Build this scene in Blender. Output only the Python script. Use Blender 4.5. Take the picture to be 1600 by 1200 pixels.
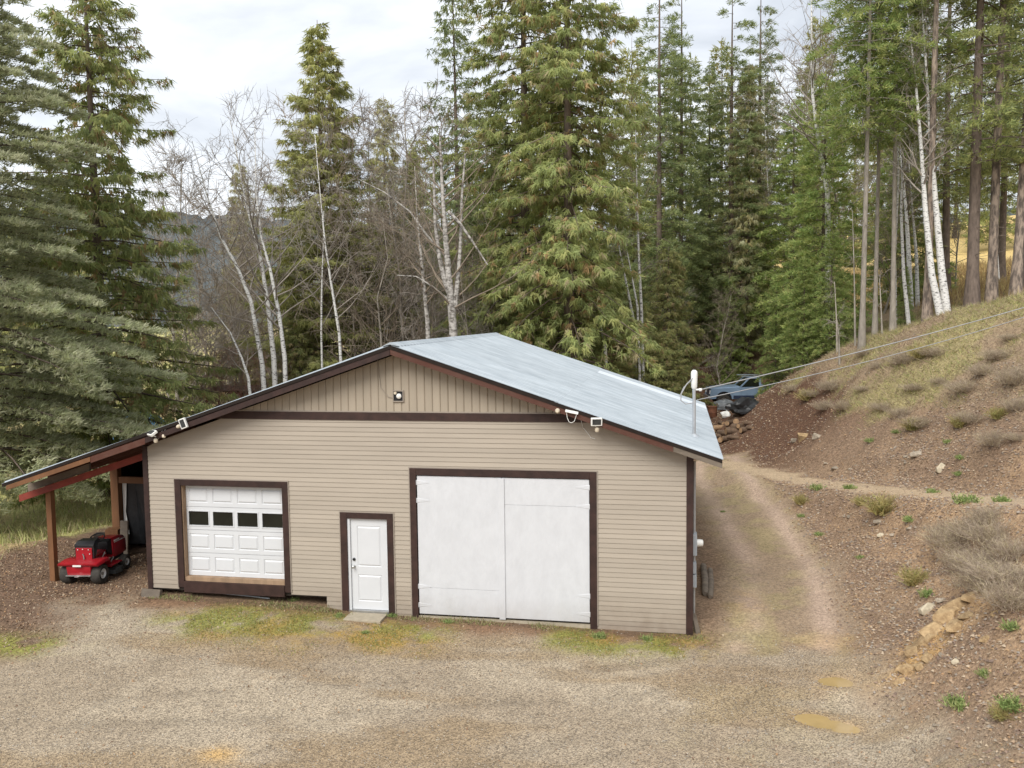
import bpy, bmesh, math, random
import numpy as np
from mathutils import Vector, Matrix
for o in list(bpy.data.objects): bpy.data.objects.remove(o)
scn = bpy.context.scene
C = scn.collection
# ------------------------------------------------------------------ camera
FPX = 1350.0
CAM = np.array([7.03, -17.22, 6.26])
_p, _y, _r = np.radians([4.4, -10.72, -0.69])
FW = np.array([np.sin(_y)*np.cos(_p), np.cos(_y)*np.cos(_p), -np.sin(_p)])
_rt = np.array([np.cos(_y), -np.sin(_y), 0.0]); _up = np.cross(_rt, FW)
RT = np.cos(_r)*_rt+np.sin(_r)*_up
UP = -np.sin(_r)*_rt+np.cos(_r)*_up
cd = bpy.data.cameras.new('camera'); cam = bpy.data.objects.new('camera', cd); C.objects.link(cam)
cd.sensor_fit = 'HORIZONTAL'; cd.sensor_width = 36; cd.lens = FPX/1600*36; cd.clip_end = 3000; cd.clip_start = .05
cam.matrix_world = Matrix(((RT[0], UP[0], -FW[0], CAM[0]), (RT[1], UP[1], -FW[1], CAM[1]), (RT[2], UP[2], -FW[2], CAM[2]), (0, 0, 0, 1)))
scn.camera = cam
# ------------------------------------------------------------------ sky, sun, exposure
SUN_EL, SUN_AZ = math.radians(45), math.radians(195)     # azimuth clockwise from +Y; behind the camera
w = bpy.data.worlds.new('World'); scn.world = w; w.use_nodes = True
nt = w.node_tree; N = nt.nodes; Lk = nt.links; N.clear()
sky = N.new('ShaderNodeTexSky'); sky.sky_type = 'NISHITA'; sky.sun_disc = False
sky.sun_elevation = SUN_EL; sky.sun_rotation = SUN_AZ
b1 = N.new('ShaderNodeBackground'); b1.inputs[1].default_value = .1; Lk.new(sky.outputs[0], b1.inputs[0])
tc = N.new('ShaderNodeTexCoord'); mp = N.new('ShaderNodeMapping'); mp.inputs['Scale'].default_value = (1, 1, 2.6)
Lk.new(tc.outputs['Generated'], mp.inputs[0])
cn = N.new('ShaderNodeTexNoise'); cn.inputs['Scale'].default_value = 3.1; cn.inputs['Detail'].default_value = 7; cn.inputs['Roughness'].default_value = .52; cn.inputs['Distortion'].default_value = .35
Lk.new(mp.outputs[0], cn.inputs[0])
cr = N.new('ShaderNodeValToRGB'); cr.color_ramp.elements[0].position = .36; cr.color_ramp.elements[0].color = (.31, .33, .36, 1)
cr.color_ramp.elements[1].position = .62; cr.color_ramp.elements[1].color = (.53, .545, .565, 1)
Lk.new(cn.outputs[0], cr.inputs[0])
b2 = N.new('ShaderNodeBackground'); b2.inputs[1].default_value = 1.0; Lk.new(cr.outputs[0], b2.inputs[0])
mx = N.new('ShaderNodeMixShader'); mx.inputs[0].default_value = .94
Lk.new(b1.outputs[0], mx.inputs[1]); Lk.new(b2.outputs[0], mx.inputs[2])
wo = N.new('ShaderNodeOutputWorld'); Lk.new(mx.outputs[0], wo.inputs[0])
sl = bpy.data.lights.new('sun', 'SUN'); sl.energy = 1.5; sl.angle = math.radians(35); sl.color = (1, .97, .92)
so = bpy.data.objects.new('sun', sl); C.objects.link(so)
sd = Vector((math.sin(SUN_AZ)*math.cos(SUN_EL), math.cos(SUN_AZ)*math.cos(SUN_EL), math.sin(SUN_EL)))
so.rotation_euler = sd.to_track_quat('Z', 'Y').to_euler(); so.location = (0, -30, 40)
vs = scn.view_settings; vs.view_transform = 'Standard'; vs.look = 'None'; vs.gamma = 1; vs.exposure = 1.2
scn.cycles.max_bounces = 8; scn.cycles.diffuse_bounces = 5; scn.cycles.glossy_bounces = 2

# ------------------------------------------------------------------ helpers
def ray(u, v): return FW+RT*(u-800)/FPX-UP*(v-600)/FPX
def at_z(u, v, z): d = ray(u, v); return CAM+d*(z-CAM[2])/d[2]
def at_y(u, v, Y): d = ray(u, v); return CAM+d*(Y-CAM[1])/d[1]
def at_d(u, v, D): return CAM+ray(u, v)*D
def tag(o, label=None, cat=None, group=None, kind=None):
    if label: o['label'] = label
    if cat: o['category'] = cat
    if group: o['group'] = group
    if kind: o['kind'] = kind
    return o
def empty(name, loc=(0, 0, 0), rz=0, label=None, cat=None, group=None):
    o = bpy.data.objects.new(name, None); C.objects.link(o); o.location = loc; o.rotation_euler = (0, 0, rz); o.empty_display_size = .2
    return tag(o, label, cat, group)
def link(name, me, m=None, parent=None, loc=None):
    o = bpy.data.objects.new(name, me); C.objects.link(o)
    if m is not None and len(me.materials) == 0: me.materials.append(m)
    if parent is not None: o.parent = parent
    if loc is not None: o.location = loc
    return o
def copy_tree(o, parent=None):
    c = o.copy(); C.objects.link(c); c.parent = parent
    for ch in list(o.children): copy_tree(ch, c)
    return c
def npmesh(name, V, Fc, col=None, smooth=False):
    """V (n,3) floats; Fc (m,k) ints, constant k; col (n,3) per-vertex colour"""
    V = np.asarray(V, np.float32); Fc = np.asarray(Fc, np.int32); k = Fc.shape[1]
    me = bpy.data.meshes.new(name); me.vertices.add(len(V)); me.vertices.foreach_set('co', V.ravel())
    me.loops.add(Fc.size); me.loops.foreach_set('vertex_index', Fc.ravel())
    me.polygons.add(len(Fc)); me.polygons.foreach_set('loop_start', np.arange(0, Fc.size, k, dtype=np.int32))
    if smooth: me.polygons.foreach_set('use_smooth', np.ones(len(Fc), bool))
    me.update(calc_edges=True)
    if col is not None:
        a = me.color_attributes.new('Col', 'FLOAT_COLOR', 'POINT')
        a.data.foreach_set('color', np.concatenate([np.asarray(col, np.float32), np.ones((len(V), 1), np.float32)], 1).ravel())
    return me
class MB:
    def __init__(s): s.v = []; s.f = []
    def poly(s, pts, faces):
        n = len(s.v); s.v += [tuple(p) for p in pts]; s.f += [tuple(n+i for i in f) for f in faces]; return s
    def box(s, a, b):
        x0, y0, z0 = a; x1, y1, z1 = b
        return s.poly([(x0, y0, z0), (x1, y0, z0), (x1, y1, z0), (x0, y1, z0), (x0, y0, z1), (x1, y0, z1), (x1, y1, z1), (x0, y1, z1)],
                      [(3, 2, 1, 0), (4, 5, 6, 7), (0, 1, 5, 4), (1, 2, 6, 5), (2, 3, 7, 6), (3, 0, 4, 7)])
    def beam(s, a, b, w, h, up=(0, 0, 1)):
        a = Vector(a); b = Vector(b); d = (b-a).normalized(); sd_ = d.cross(Vector(up)).normalized(); u = sd_.cross(d)
        P = []
        for q in (a, b):
            for i, j in ((-1, -1), (1, -1), (1, 1), (-1, 1)): P.append(q+sd_*(w/2*i)+u*(h/2*j))
        return s.poly(P, [(3, 2, 1, 0), (4, 5, 6, 7), (0, 1, 5, 4), (1, 2, 6, 5), (2, 3, 7, 6), (3, 0, 4, 7)])
    def tube(s, pts, rad, n=8, cap=True):
        pts = [Vector(p) for p in pts]
        if not hasattr(rad, '__len__'): rad = [rad]*len(pts)
        base = len(s.v); ref = None
        for i, p in enumerate(pts):
            d = (pts[min(i+1, len(pts)-1)]-pts[max(i-1, 0)]).normalized()
            if ref is None: ref = d.orthogonal().normalized()
            ref = (ref-d*ref.dot(d)); ref = ref.normalized() if ref.length > 1e-6 else d.orthogonal().normalized()
            bb = d.cross(ref)
            for k in range(n):
                an = 2*math.pi*k/n; s.v.append(tuple(p+(ref*math.cos(an)+bb*math.sin(an))*rad[i]))
        for i in range(len(pts)-1):
            for k in range(n):
                s.f.append((base+i*n+k, base+i*n+(k+1) % n, base+(i+1)*n+(k+1) % n, base+(i+1)*n+k))
        if cap:
            s.f.append(tuple(base+k for k in reversed(range(n)))); s.f.append(tuple(base+(len(pts)-1)*n+k for k in range(n)))
        return s
    def lathe(s, prof, c=(0, 0, 0), ax='z', n=20, cap=True):
        base = len(s.v); m = len(prof)
        for r, h in prof:
            for k in range(n):
                an = 2*math.pi*k/n; x, y = r*math.cos(an), r*math.sin(an)
                q = (x, y, h) if ax == 'z' else ((h, x, y) if ax == 'x' else (y, h, x))
                s.v.append((c[0]+q[0], c[1]+q[1], c[2]+q[2]))
        for i in range(m-1):
            for k in range(n): s.f.append((base+i*n+k, base+i*n+(k+1) % n, base+(i+1)*n+(k+1) % n, base+(i+1)*n+k))
        if cap: s.f.append(tuple(base+k for k in reversed(range(n)))); s.f.append(tuple(base+(m-1)*n+k for k in range(n)))
        return s
    def loft(s, rings):
        base = len(s.v); n = len(rings[0])
        for r in rings: s.v += [tuple(p) for p in r]
        for i in range(len(rings)-1):
            for k in range(n): s.f.append((base+i*n+k, base+i*n+(k+1) % n, base+(i+1)*n+(k+1) % n, base+(i+1)*n+k))
        s.f.append(tuple(base+k for k in reversed(range(n)))); s.f.append(tuple(base+(len(rings)-1)*n+k for k in range(n)))
        return s
    def prism(s, prof, a, b, ax='x'):
        """2D profile extruded between a and b along axis ax"""
        n = len(prof); f = {'x': lambda p, t: (t, p[0], p[1]), 'y': lambda p, t: (p[0], t, p[1]), 'z': lambda p, t: (p[0], p[1], t)}[ax]
        return s.loft([[f(p, a) for p in prof], [f(p, b) for p in prof]])
    def build(s, name, m, parent=None, bevel=0, smooth=False, segs=2, loc=None):
        me = bpy.data.meshes.new(name); me.from_pydata(s.v, [], s.f)
        bm = bmesh.new(); bm.from_mesh(me); bmesh.ops.recalc_face_normals(bm, faces=bm.faces)
        if bevel:
            es = [e for e in bm.edges if len(e.link_faces) == 2 and e.calc_face_angle(0) > .5]
            bmesh.ops.bevel(bm, geom=es, offset=bevel, segments=segs, profile=.6, affect='EDGES', clamp_overlap=True)
        bm.to_mesh(me); bm.free()
        if smooth:
            me.polygons.foreach_set('use_smooth', [True]*len(me.polygons)); me.set_sharp_from_angle(angle=math.radians(38))
        return link(name, me, m, parent, loc)

# ------------------------------------------------------------------ materials
def mat(name, col, rough=.7, var=.12, scale=6, bump=0, bscale=40, metal=0, col2=None, stretch=(1, 1, 1), detail=6, ramp=(.3, .7), spec=.4, attr=False, trans=0, rnd=0):
    m = bpy.data.materials.new(name); m.use_nodes = True; t = m.node_tree; n = t.nodes; l = t.links
    p = n['Principled BSDF']; p.inputs['Roughness'].default_value = rough; p.inputs['Metallic'].default_value = metal
    p.inputs['Specular IOR Level'].default_value = spec
    c1 = tuple(max(0, c*(1-var)) for c in col)+(1,); c2 = (tuple(col2) if col2 else tuple(min(1, c*(1+var)) for c in col))+(1,)
    tcn = n.new('ShaderNodeTexCoord'); mpn = n.new('ShaderNodeMapping'); mpn.inputs['Scale'].default_value = stretch
    l.new(tcn.outputs['Object'], mpn.inputs[0])
    nz = n.new('ShaderNodeTexNoise'); nz.inputs['Scale'].default_value = scale; nz.inputs['Detail'].default_value = detail; nz.inputs['Roughness'].default_value = .6
    l.new(mpn.outputs[0], nz.inputs[0])
    r = n.new('ShaderNodeValToRGB'); r.color_ramp.elements[0].position = ramp[0]; r.color_ramp.elements[1].position = ramp[1]
    r.color_ramp.elements[0].color = c1; r.color_ramp.elements[1].color = c2; l.new(nz.outputs[0], r.inputs[0])
    out = r.outputs[0]
    if attr:
        a = n.new('ShaderNodeAttribute'); a.attribute_name = 'Col'
        mu = n.new('ShaderNodeMix'); mu.data_type = 'RGBA'; mu.blend_type = 'MULTIPLY'; mu.inputs[0].default_value = 1
        l.new(out, mu.inputs[6]); l.new(a.outputs[0], mu.inputs[7]); out = mu.outputs[2]
    if rnd:
        oi = n.new('ShaderNodeObjectInfo'); h = n.new('ShaderNodeHueSaturation'); mr = n.new('ShaderNodeMapRange')
        mr.inputs[3].default_value = 1-rnd; mr.inputs[4].default_value = 1+rnd
        l.new(oi.outputs['Random'], mr.inputs[0]); l.new(mr.outputs[0], h.inputs['Value']); l.new(out, h.inputs['Color']); out = h.outputs[0]
    l.new(out, p.inputs['Base Color'])
    if bump:
        bz = n.new('ShaderNodeTexNoise'); bz.inputs['Scale'].default_value = bscale; bz.inputs['Detail'].default_value = 5; l.new(mpn.outputs[0], bz.inputs[0])
        bn = n.new('ShaderNodeBump'); bn.inputs['Strength'].default_value = bump; bn.inputs['Distance'].default_value = .02
        l.new(bz.outputs[0], bn.inputs['Height']); l.new(bn.outputs[0], p.inputs['Normal'])
    if trans:
        tr = n.new('ShaderNodeBsdfTranslucent'); l.new(out, tr.inputs[0]); ms = n.new('ShaderNodeMixShader'); ms.inputs[0].default_value = trans
        l.new(p.outputs[0], ms.inputs[1]); l.new(tr.outputs[0], ms.inputs[2]); l.new(ms.outputs[0], n['Material Output'].inputs[0])
    return m
M = {}
M['siding'] = mat('tan_vinyl_siding', (.365, .314, .252), .55, .06, 1.3, .08, 60, stretch=(.4, 1, 3), rnd=.045)
def splash(m, top, colour, amt):
    t = m.node_tree; n = t.nodes; l = t.links; p = n['Principled BSDF']; src = p.inputs['Base Color'].links[0].from_socket
    tc_ = n.new('ShaderNodeTexCoord'); sx = n.new('ShaderNodeSeparateXYZ'); l.new(tc_.outputs['Object'], sx.inputs[0])
    mr = n.new('ShaderNodeMapRange'); mr.inputs[1].default_value = top; mr.inputs[2].default_value = -.1; l.new(sx.outputs[2], mr.inputs[0])
    nz = n.new('ShaderNodeTexNoise'); nz.inputs['Scale'].default_value = 3.5; nz.inputs['Detail'].default_value = 8; l.new(tc_.outputs['Object'], nz.inputs[0])
    mu = n.new('ShaderNodeMath'); mu.operation = 'MULTIPLY'; l.new(mr.outputs[0], mu.inputs[0]); l.new(nz.outputs[0], mu.inputs[1])
    m2 = n.new('ShaderNodeMath'); m2.operation = 'MULTIPLY'; m2.inputs[1].default_value = amt; m2.use_clamp = True; l.new(mu.outputs[0], m2.inputs[0])
    mx2 = n.new('ShaderNodeMix'); mx2.data_type = 'RGBA'; l.new(m2.outputs[0], mx2.inputs[0]); l.new(src, mx2.inputs[6]); mx2.inputs[7].default_value = colour+(1,); l.new(mx2.outputs[2], p.inputs['Base Color'])
splash(M['siding'], .75, (.19, .14, .10), 1.1)
M['gable'] = mat('tan_vertical_siding', (.355, .30, .23), .55, .06, 1.5, .08, 60, stretch=(2, 1, .4), rnd=.05)
M['channel'] = mat('tan_trim_channel', (.30, .255, .21), .5, .05)
M['trim'] = mat('dark_brown_stained_trim', (.036, .017, .013), .6, .35, 5, .2, 50, stretch=(1, 1, 1), rnd=.12)
M['redtrim'] = mat('red_brown_stained_board', (.13, .04, .022), .6, .4, 4, .2, 40, col2=(.10, .045, .03), rnd=.15)
M['cedar'] = mat('orange_brown_timber', (.185, .085, .036), .7, .3, 3, .25, 40, stretch=(1, 1, .25), rnd=.15)
M['redboard'] = mat('red_painted_beam', (.22, .04, .026), .6, .25, 4)
M['greywood'] = mat('weathered_grey_wood', (.16, .13, .10), .85, .35, 6, .3, 40, stretch=(.4, 1, 1), rnd=.2)
M['jamb'] = mat('raw_wood_jamb', (.30, .20, .125), .75, .25, 7, .2, 30, stretch=(1, 1, .2))
M['white'] = mat('white_door_enamel', (.59, .60, .613), .4, .03, 2)
M['whiteply'] = mat('white_painted_plywood', (.565, .573, .59), .55, .05, 4, .35, 14, stretch=(1, 1, .5))
splash(M['whiteply'], .5, (.34, .30, .25), .75)
M['plastic'] = mat('white_plastic', (.76, .75, .71), .4, .05)
M['cream'] = mat('aged_cream_plastic', (.6, .52, .40), .45, .1)
M['glass'] = mat('dark_window_glass', (.012, .014, .010), .06, .3, 2, spec=.6)
M['black'] = mat('black_plastic', (.012, .012, .013), .5, .2)
M['blackvinyl'] = mat('black_seat_vinyl', (.02, .02, .022), .32, .2, spec=.6)
M['roof'] = mat('pale_blue_ribbed_metal', (.36, .405, .44), .65, .14, 1.7, .05, 30, stretch=(.6, 2.5, 1), rnd=.04, spec=.25, col2=(.45, .49, .52))
def ribs(m):  # dark lines beside the ribs: rib shade and grime painted into the colour
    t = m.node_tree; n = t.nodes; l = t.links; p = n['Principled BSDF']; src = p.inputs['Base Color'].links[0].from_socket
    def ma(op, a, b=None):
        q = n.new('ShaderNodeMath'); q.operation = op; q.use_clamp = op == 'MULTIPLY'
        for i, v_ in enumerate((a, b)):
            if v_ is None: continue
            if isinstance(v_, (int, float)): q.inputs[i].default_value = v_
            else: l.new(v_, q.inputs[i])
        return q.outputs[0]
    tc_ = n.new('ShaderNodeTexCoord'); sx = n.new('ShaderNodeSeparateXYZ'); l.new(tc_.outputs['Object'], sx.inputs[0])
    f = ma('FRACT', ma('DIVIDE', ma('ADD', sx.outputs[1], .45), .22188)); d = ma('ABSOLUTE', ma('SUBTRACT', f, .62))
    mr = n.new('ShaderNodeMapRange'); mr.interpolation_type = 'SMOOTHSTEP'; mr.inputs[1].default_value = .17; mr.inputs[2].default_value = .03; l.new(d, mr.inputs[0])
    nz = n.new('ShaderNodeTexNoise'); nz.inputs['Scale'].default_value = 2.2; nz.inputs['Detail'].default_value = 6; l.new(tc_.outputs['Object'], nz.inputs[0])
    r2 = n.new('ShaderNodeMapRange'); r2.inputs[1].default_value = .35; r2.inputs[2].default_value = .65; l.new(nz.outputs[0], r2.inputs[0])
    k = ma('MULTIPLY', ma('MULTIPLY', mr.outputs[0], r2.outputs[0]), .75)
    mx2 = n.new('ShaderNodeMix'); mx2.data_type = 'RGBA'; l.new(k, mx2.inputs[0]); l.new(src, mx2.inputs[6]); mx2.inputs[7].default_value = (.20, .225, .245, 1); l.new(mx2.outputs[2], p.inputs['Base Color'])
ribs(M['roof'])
M['skylight'] = mat('whitish_fibreglass_sheet', (.53, .565, .60), .6, .06)
M['darkmetal'] = mat('dark_brown_metal_edge', (.022, .016, .013), .8, .2, spec=.15)
M['galv'] = mat('galvanised_pipe', (.50, .52, .54), .38, .12, 8, metal=.55)
M['meter'] = mat('grey_electrical_enclosure', (.40, .43, .46), .45, .06)
M['conc'] = mat('pale_concrete', (.36, .31, .23), .9, .15, 8, .3, 40)
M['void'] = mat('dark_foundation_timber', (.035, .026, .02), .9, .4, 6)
M['red'] = mat('red_tractor_paint', (.34, .012, .02), .3, .12, 5, spec=.5)
M['tyre'] = mat('dusty_black_rubber', (.045, .040, .034), .85, .35, 12, .3, 60)
M['rim'] = mat('white_wheel_rim', (.70, .70, .68), .35, .08)
M['deck'] = mat('dark_grey_mower_deck', (.035, .037, .036), .5, .4, 8)
M['steel'] = mat('worn_steel', (.42, .42, .41), .35, .15, metal=.8)
M['alu'] = mat('aluminium_frame', (.55, .60, .62), .3, .1, metal=.7)
M['bluepaint'] = mat('faded_blue_car_paint', (.20, .28, .38), .3, .12, 2, spec=.5)
M['navy'] = mat('dark_navy_car_paint', (.03, .042, .075), .32, .2, 2)
M['tarp'] = mat('black_plastic_tarp', (.025, .026, .028), .38, .3, 6)
M['greytarp'] = mat('grey_plastic_sheet', (.16, .17, .18), .45, .2)
M['bluetarp'] = mat('blue_tarp', (.08, .22, .42), .5, .2)
M['bark'] = mat('brown_conifer_bark', (.15, .115, .092), .95, .4, 9, .6, 18, stretch=(1, 1, .3), rnd=.15)
M['greybark'] = mat('pale_grey_fir_bark', (.30, .265, .22), .9, .3, 9, .5, 20, stretch=(1, 1, .3), rnd=.12)
M['pinebark'] = mat('orange_plated_pine_bark', (.15, .12, .10), .95, .2, 7, .8, 12, col2=(.38, .30, .235), stretch=(1, 1, .3), ramp=(.42, .6))
M['birch'] = mat('white_birch_bark', (.06, .055, .05), .8, .1, 7, .2, 20, col2=(.66, .645, .61), stretch=(1, 1, 3.2), ramp=(.36, .46), detail=3)
M['twig'] = mat('grey_brown_bare_twigs', (.31, .27, .23), .9, .3, 3)
M['redtwig'] = mat('reddish_bare_twigs', (.34, .19, .14), .9, .3, 3)
M['browntwig'] = mat('brown_bare_twigs', (.25, .20, .15), .9, .3, 3)
M['leaf'] = mat('conifer_needles', (1, 1, 1), .7, .15, 2.5, attr=True, trans=.5, spec=.25, rnd=.1)
M['snag'] = mat('grey_weathered_birch', (.10, .085, .07), .85, .1, 6, .4, 14, col2=(.46, .43, .39), stretch=(1, 1, 1.6), ramp=(.36, .58))
M['grassm'] = mat('grass_blades', (1, 1, 1), .8, .1, 3, attr=True, trans=.25, spec=.15)
M['litterm'] = mat('fallen_leaves', (1, 1, 1), .85, .1, 3, attr=True, spec=.15)
M['stonem'] = mat('pebbles', (1, 1, 1), .85, .15, 20, attr=True, spec=.2)
M['rock'] = mat('grey_tan_rock', (.30, .25, .19), .9, .35, 5, .6, 14, rnd=.25)
M['paler'] = mat('pale_cream_rock', (.50, .43, .31), .9, .2, 5, .5, 14)
M['orock'] = mat('ochre_weathered_outcrop', (.30, .19, .095), .95, .3, 5, 1.0, 22, col2=(.52, .37, .20), detail=10, rnd=.2)
M['mud'] = mat('ochre_muddy_water', (.40, .28, .125), .05, .10, 3, spec=.5)
M['logm'] = mat('split_log_bark', (.13, .085, .055), .9, .4, 8, .5, 20)
M['logend'] = mat('fresh_cut_log_end', (.36, .23, .13), .8, .3, 12)
M['cable'] = mat('grey_service_cable', (.34, .34, .34), .6, .1)
M['barrel'] = mat('rusty_drum', (.16, .065, .035), .8, .4, 5)

# ------------------------------------------------------------------ terrain
def vnoise(x, y, seed=0):
    xi = np.floor(x).astype(np.int64); yi = np.floor(y).astype(np.int64); fx = x-xi; fy = y-yi
    fx = fx*fx*(3-2*fx); fy = fy*fy*(3-2*fy)
    def h(a, b):
        n = (a*374761393+b*668265263+seed*1274126177) & 0xffffffff
        n = ((n ^ (n >> 13))*1274126177) & 0xffffffff
        return ((n ^ (n >> 16)) & 0xffff)/65535.0
    return (h(xi, yi)*(1-fx)+h(xi+1, yi)*fx)*(1-fy)+(h(xi, yi+1)*(1-fx)+h(xi+1, yi+1)*fx)*fy
def fbm(x, y, s, o=4, seed=0):
    x = np.asarray(x, float)*s; y = np.asarray(y, float)*s; t = 0; a = .5
    for i in range(o): t = t+a*vnoise(x+i*17.3, y-i*9.1, seed+i); x = x*2.03; y = y*2.03; a *= .5
    return t/(1-.5**o)
def sst(a, b, x): t = np.clip((x-a)/(b-a), 0, 1); return t*t*(3-2*t)
ctl = []
def cz(u, v, z): p = at_z(u, v, z); ctl.append((p[0], p[1], z))
def cdp(u, v, D): p = at_d(u, v, D); ctl.append(tuple(p))
for a in [(0, 1200, -.2), (400, 1200, -.2), (800, 1200, -.2), (1150, 1200, -.18), (1300, 1200, -.15), (400, 1060, -.12), (800, 1060, -.14), (1200, 1060, -.1), (0, 1010, -.08),
          (1335, 960, 0), (1230, 960, -.03), (1290, 860, .1), (1200, 860, .06), (1200, 775, .3), (1120, 790, .15), (1110, 750, .3), (1150, 722, .45),
          (1230, 742, .72), (1300, 752, 1.0), (1450, 765, 1.6), (1600, 778, 2.2), (1600, 798, 2.1), (1450, 782, 1.5), (1300, 766, .92),
          (1345, 1000, .02), (1385, 1100, 0), (1420, 1200, 0), (1600, 1200, .85), (1600, 1060, 1.2), (1600, 960, 1.6), (1600, 880, 1.9), (1480, 970, .85), (1500, 860, 1.3), (1400, 880, .6), (1400, 810, 1.05), (1320, 820, .5),
          (1128, 634, .9), (1165, 634, .92), (1180, 640, .95), (1150, 620, .9), (1105, 630, .9), (1190, 628, 1.0), (1135, 680, .65), (1200, 690, .95)]: cz(*a)
for a in [(1600, 750, 19.9), (1600, 690, 21.5), (1450, 735, 24.4), (1450, 690, 25.8), (1300, 730, 28.8), (1300, 655, 32), (1240, 700, 33.5),
          (1600, 600, 24), (1450, 610, 28.5), (1600, 500, 28), (1500, 519, 30), (1400, 538, 32.5), (1300, 562, 37), (1230, 590, 43),
          (1600, 470, 36), (1520, 494, 36), (1345, 545, 36), (1450, 505, 38), (1560, 440, 58), (1480, 455, 58), (1400, 480, 56), (1300, 520, 52), (1200, 530, 58), (1110, 520, 61), (1050, 545, 58), (1000, 568, 56), (1150, 430, 85), (1350, 420, 90), (1560, 400, 95)]: cdp(*a)
ctl += [(-4.6, 0, .14), (-2.5, 0, .11), (-.6, -.1, .06), (.6, -.35, -.04), (3.5, -.2, -.06), (7.4, -.2, -.12), (-7.5, .6, .14), (-6.3, 1.8, .1), (-7.7, 3.1, .2), (-9.3, 3.2, .45), (-9, 0, .35), (-11, -3, .1), (-12, 4, -.2),
        (-15, 10, -.5), (-5, 12, .2), (2, 12, .3), (7.4, 5, 0), (7.4, 10, .1), (2, 22, .6), (-6, 25, .2), (-15, 25, -.5), (6, 33, .9), (-2, 36, .9), (-5, 46, 3), (4, 48, 4), (-16, 45, -.3), (-30, 30, -.8), (-30, 0, -.5), (-40, 60, -.5), (-20, 80, 2), (0, 90, 9), (20, 130, 17), (-60, 110, 3),
        (60, 60, 14), (45, 10, 10), (25, -2, 5.5), (22, -12, 4.0), (60, -30, 12), (7, -18, -.3), (-10, -20, -.3), (-40, -40, -1), (30, -60, 2), (90, 120, 24), (0, -80, -2)]
ctl = np.array(ctl)
def tps_fit(P, reg=.02):
    n = len(P); d2 = ((P[:, None, :2]-P[None, :, :2])**2).sum(-1); K = .5*d2*np.log(d2+1e-9); K += np.eye(n)*reg*8
    Q = np.c_[np.ones(n), P[:, :2]]; A = np.block([[K, Q], [Q.T, np.zeros((3, 3))]])
    return np.linalg.solve(A, np.r_[P[:, 2], 0, 0, 0])
TW = tps_fit(ctl)
def hbase(x, y):
    x = np.asarray(x, float); y = np.asarray(y, float); sh = x.shape; x = np.clip(x.ravel(), -70, 95); y = np.clip(y.ravel(), -85, 135)
    out = TW[-3]+TW[-2]*x+TW[-1]*y
    for i in range(len(ctl)):
        d2 = (x-ctl[i, 0])**2+(y-ctl[i, 1])**2; out = out+TW[i]*.5*d2*np.log(d2+1e-9)
    return out.reshape(sh)
def polydist(x, y, pts):
    best = np.full(np.shape(x), 1e9); side = np.zeros(np.shape(x)); 
    for (ax, ay), (bx, by) in zip(pts[:-1], pts[1:]):
        dx, dy = bx-ax, by-ay; L2 = dx*dx+dy*dy; t = np.clip(((x-ax)*dx+(y-ay)*dy)/L2, 0, 1)
        d = np.hypot(x-ax-t*dx, y-ay-t*dy); sg = np.sign((x-ax)*dy-(y-ay)*dx); m = d < best
        best = np.where(m, d, best); side = np.where(m, sg*d, side)
    return best, side
DRIVE = [tuple(at_z(*a)[:2]) for a in [(1140, 1250, -.2), (1190, 1100, -.12), (1232, 980, -.03), (1218, 880, .05), (1165, 800, .2), (1125, 745, .35), (1120, 705, .6)]]
TRACK = [tuple(at_z(*a)[:2]) for a in [(1125, 722, .42), (1230, 747, .72), (1300, 757, 1.0), (1450, 772, 1.56), (1600, 786, 2.15), (1750, 800, 2.7)]]
def zones(x, y):
    z = {}
    dd, ds = polydist(x, y, DRIVE); td, ts = polydist(x, y, TRACK)
    n1 = fbm(x, y, .5, 4, 3); n2 = fbm(x, y, 1.6, 4, 9); n3 = fbm(x, y, 5, 3, 21)
    z['drive'] = 1-sst(1.05, 1.55, dd+(n2-.5)*.9); z['ruts'] = np.exp(-((np.abs(ds)-.74)/.28)**2)*z['drive']
    z['track'] = 1-sst(.4, .95, td+(n2-.5)*.8)
    lot = (1-sst(-.9, -.2, y+(n2-.5)*1.6))*sst(-7.5, -5.6, x+.35*y+(n1-.5)*3)*(1-sst(9.6, 10.8, x+.12*y+(n2-.5)*1.2))
    z['lot'] = np.maximum(lot, 0)
    z['n'] = (n1, n2, n3); z['dd'] = dd; z['td'] = td
    return z
PUDS = [(1306, 1067, .26, .17, 0), (1270, 1114, .24, .17, 1), (1298, 1123, .30, .13, 1), (1322, 1129, .22, .13, 1)]
PUDS = [(at_z(u, v, -.12)[0], at_z(u, v, -.12)[1], a, b, g) for u, v, a, b, g in PUDS]
PCEN = [(np.mean([q[0] for q in PUDS if q[4] == g]), np.mean([q[1] for q in PUDS if q[4] == g]), (.5, .78)[g]) for g in (0, 1)]
PLEV = [float(hbase(np.array([c[0]]), np.array([c[1]]))[0]) for c in PCEN]
TRZ = [.42, .72, 1.0, 1.56, 2.15, 2.7]
def bench(x, y):
    best = np.full(np.shape(x), 1e9); zz = np.zeros(np.shape(x))
    for (a, b, za, zb) in zip(TRACK[:-1], TRACK[1:], TRZ[:-1], TRZ[1:]):
        dx, dy = b[0]-a[0], b[1]-a[1]; t = np.clip(((x-a[0])*dx+(y-a[1])*dy)/(dx*dx+dy*dy), 0, 1); d = np.hypot(x-a[0]-t*dx, y-a[1]-t*dy); m = d < best
        best = np.where(m, d, best); zz = np.where(m, za+(zb-za)*t, zz)
    return best, zz
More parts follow.
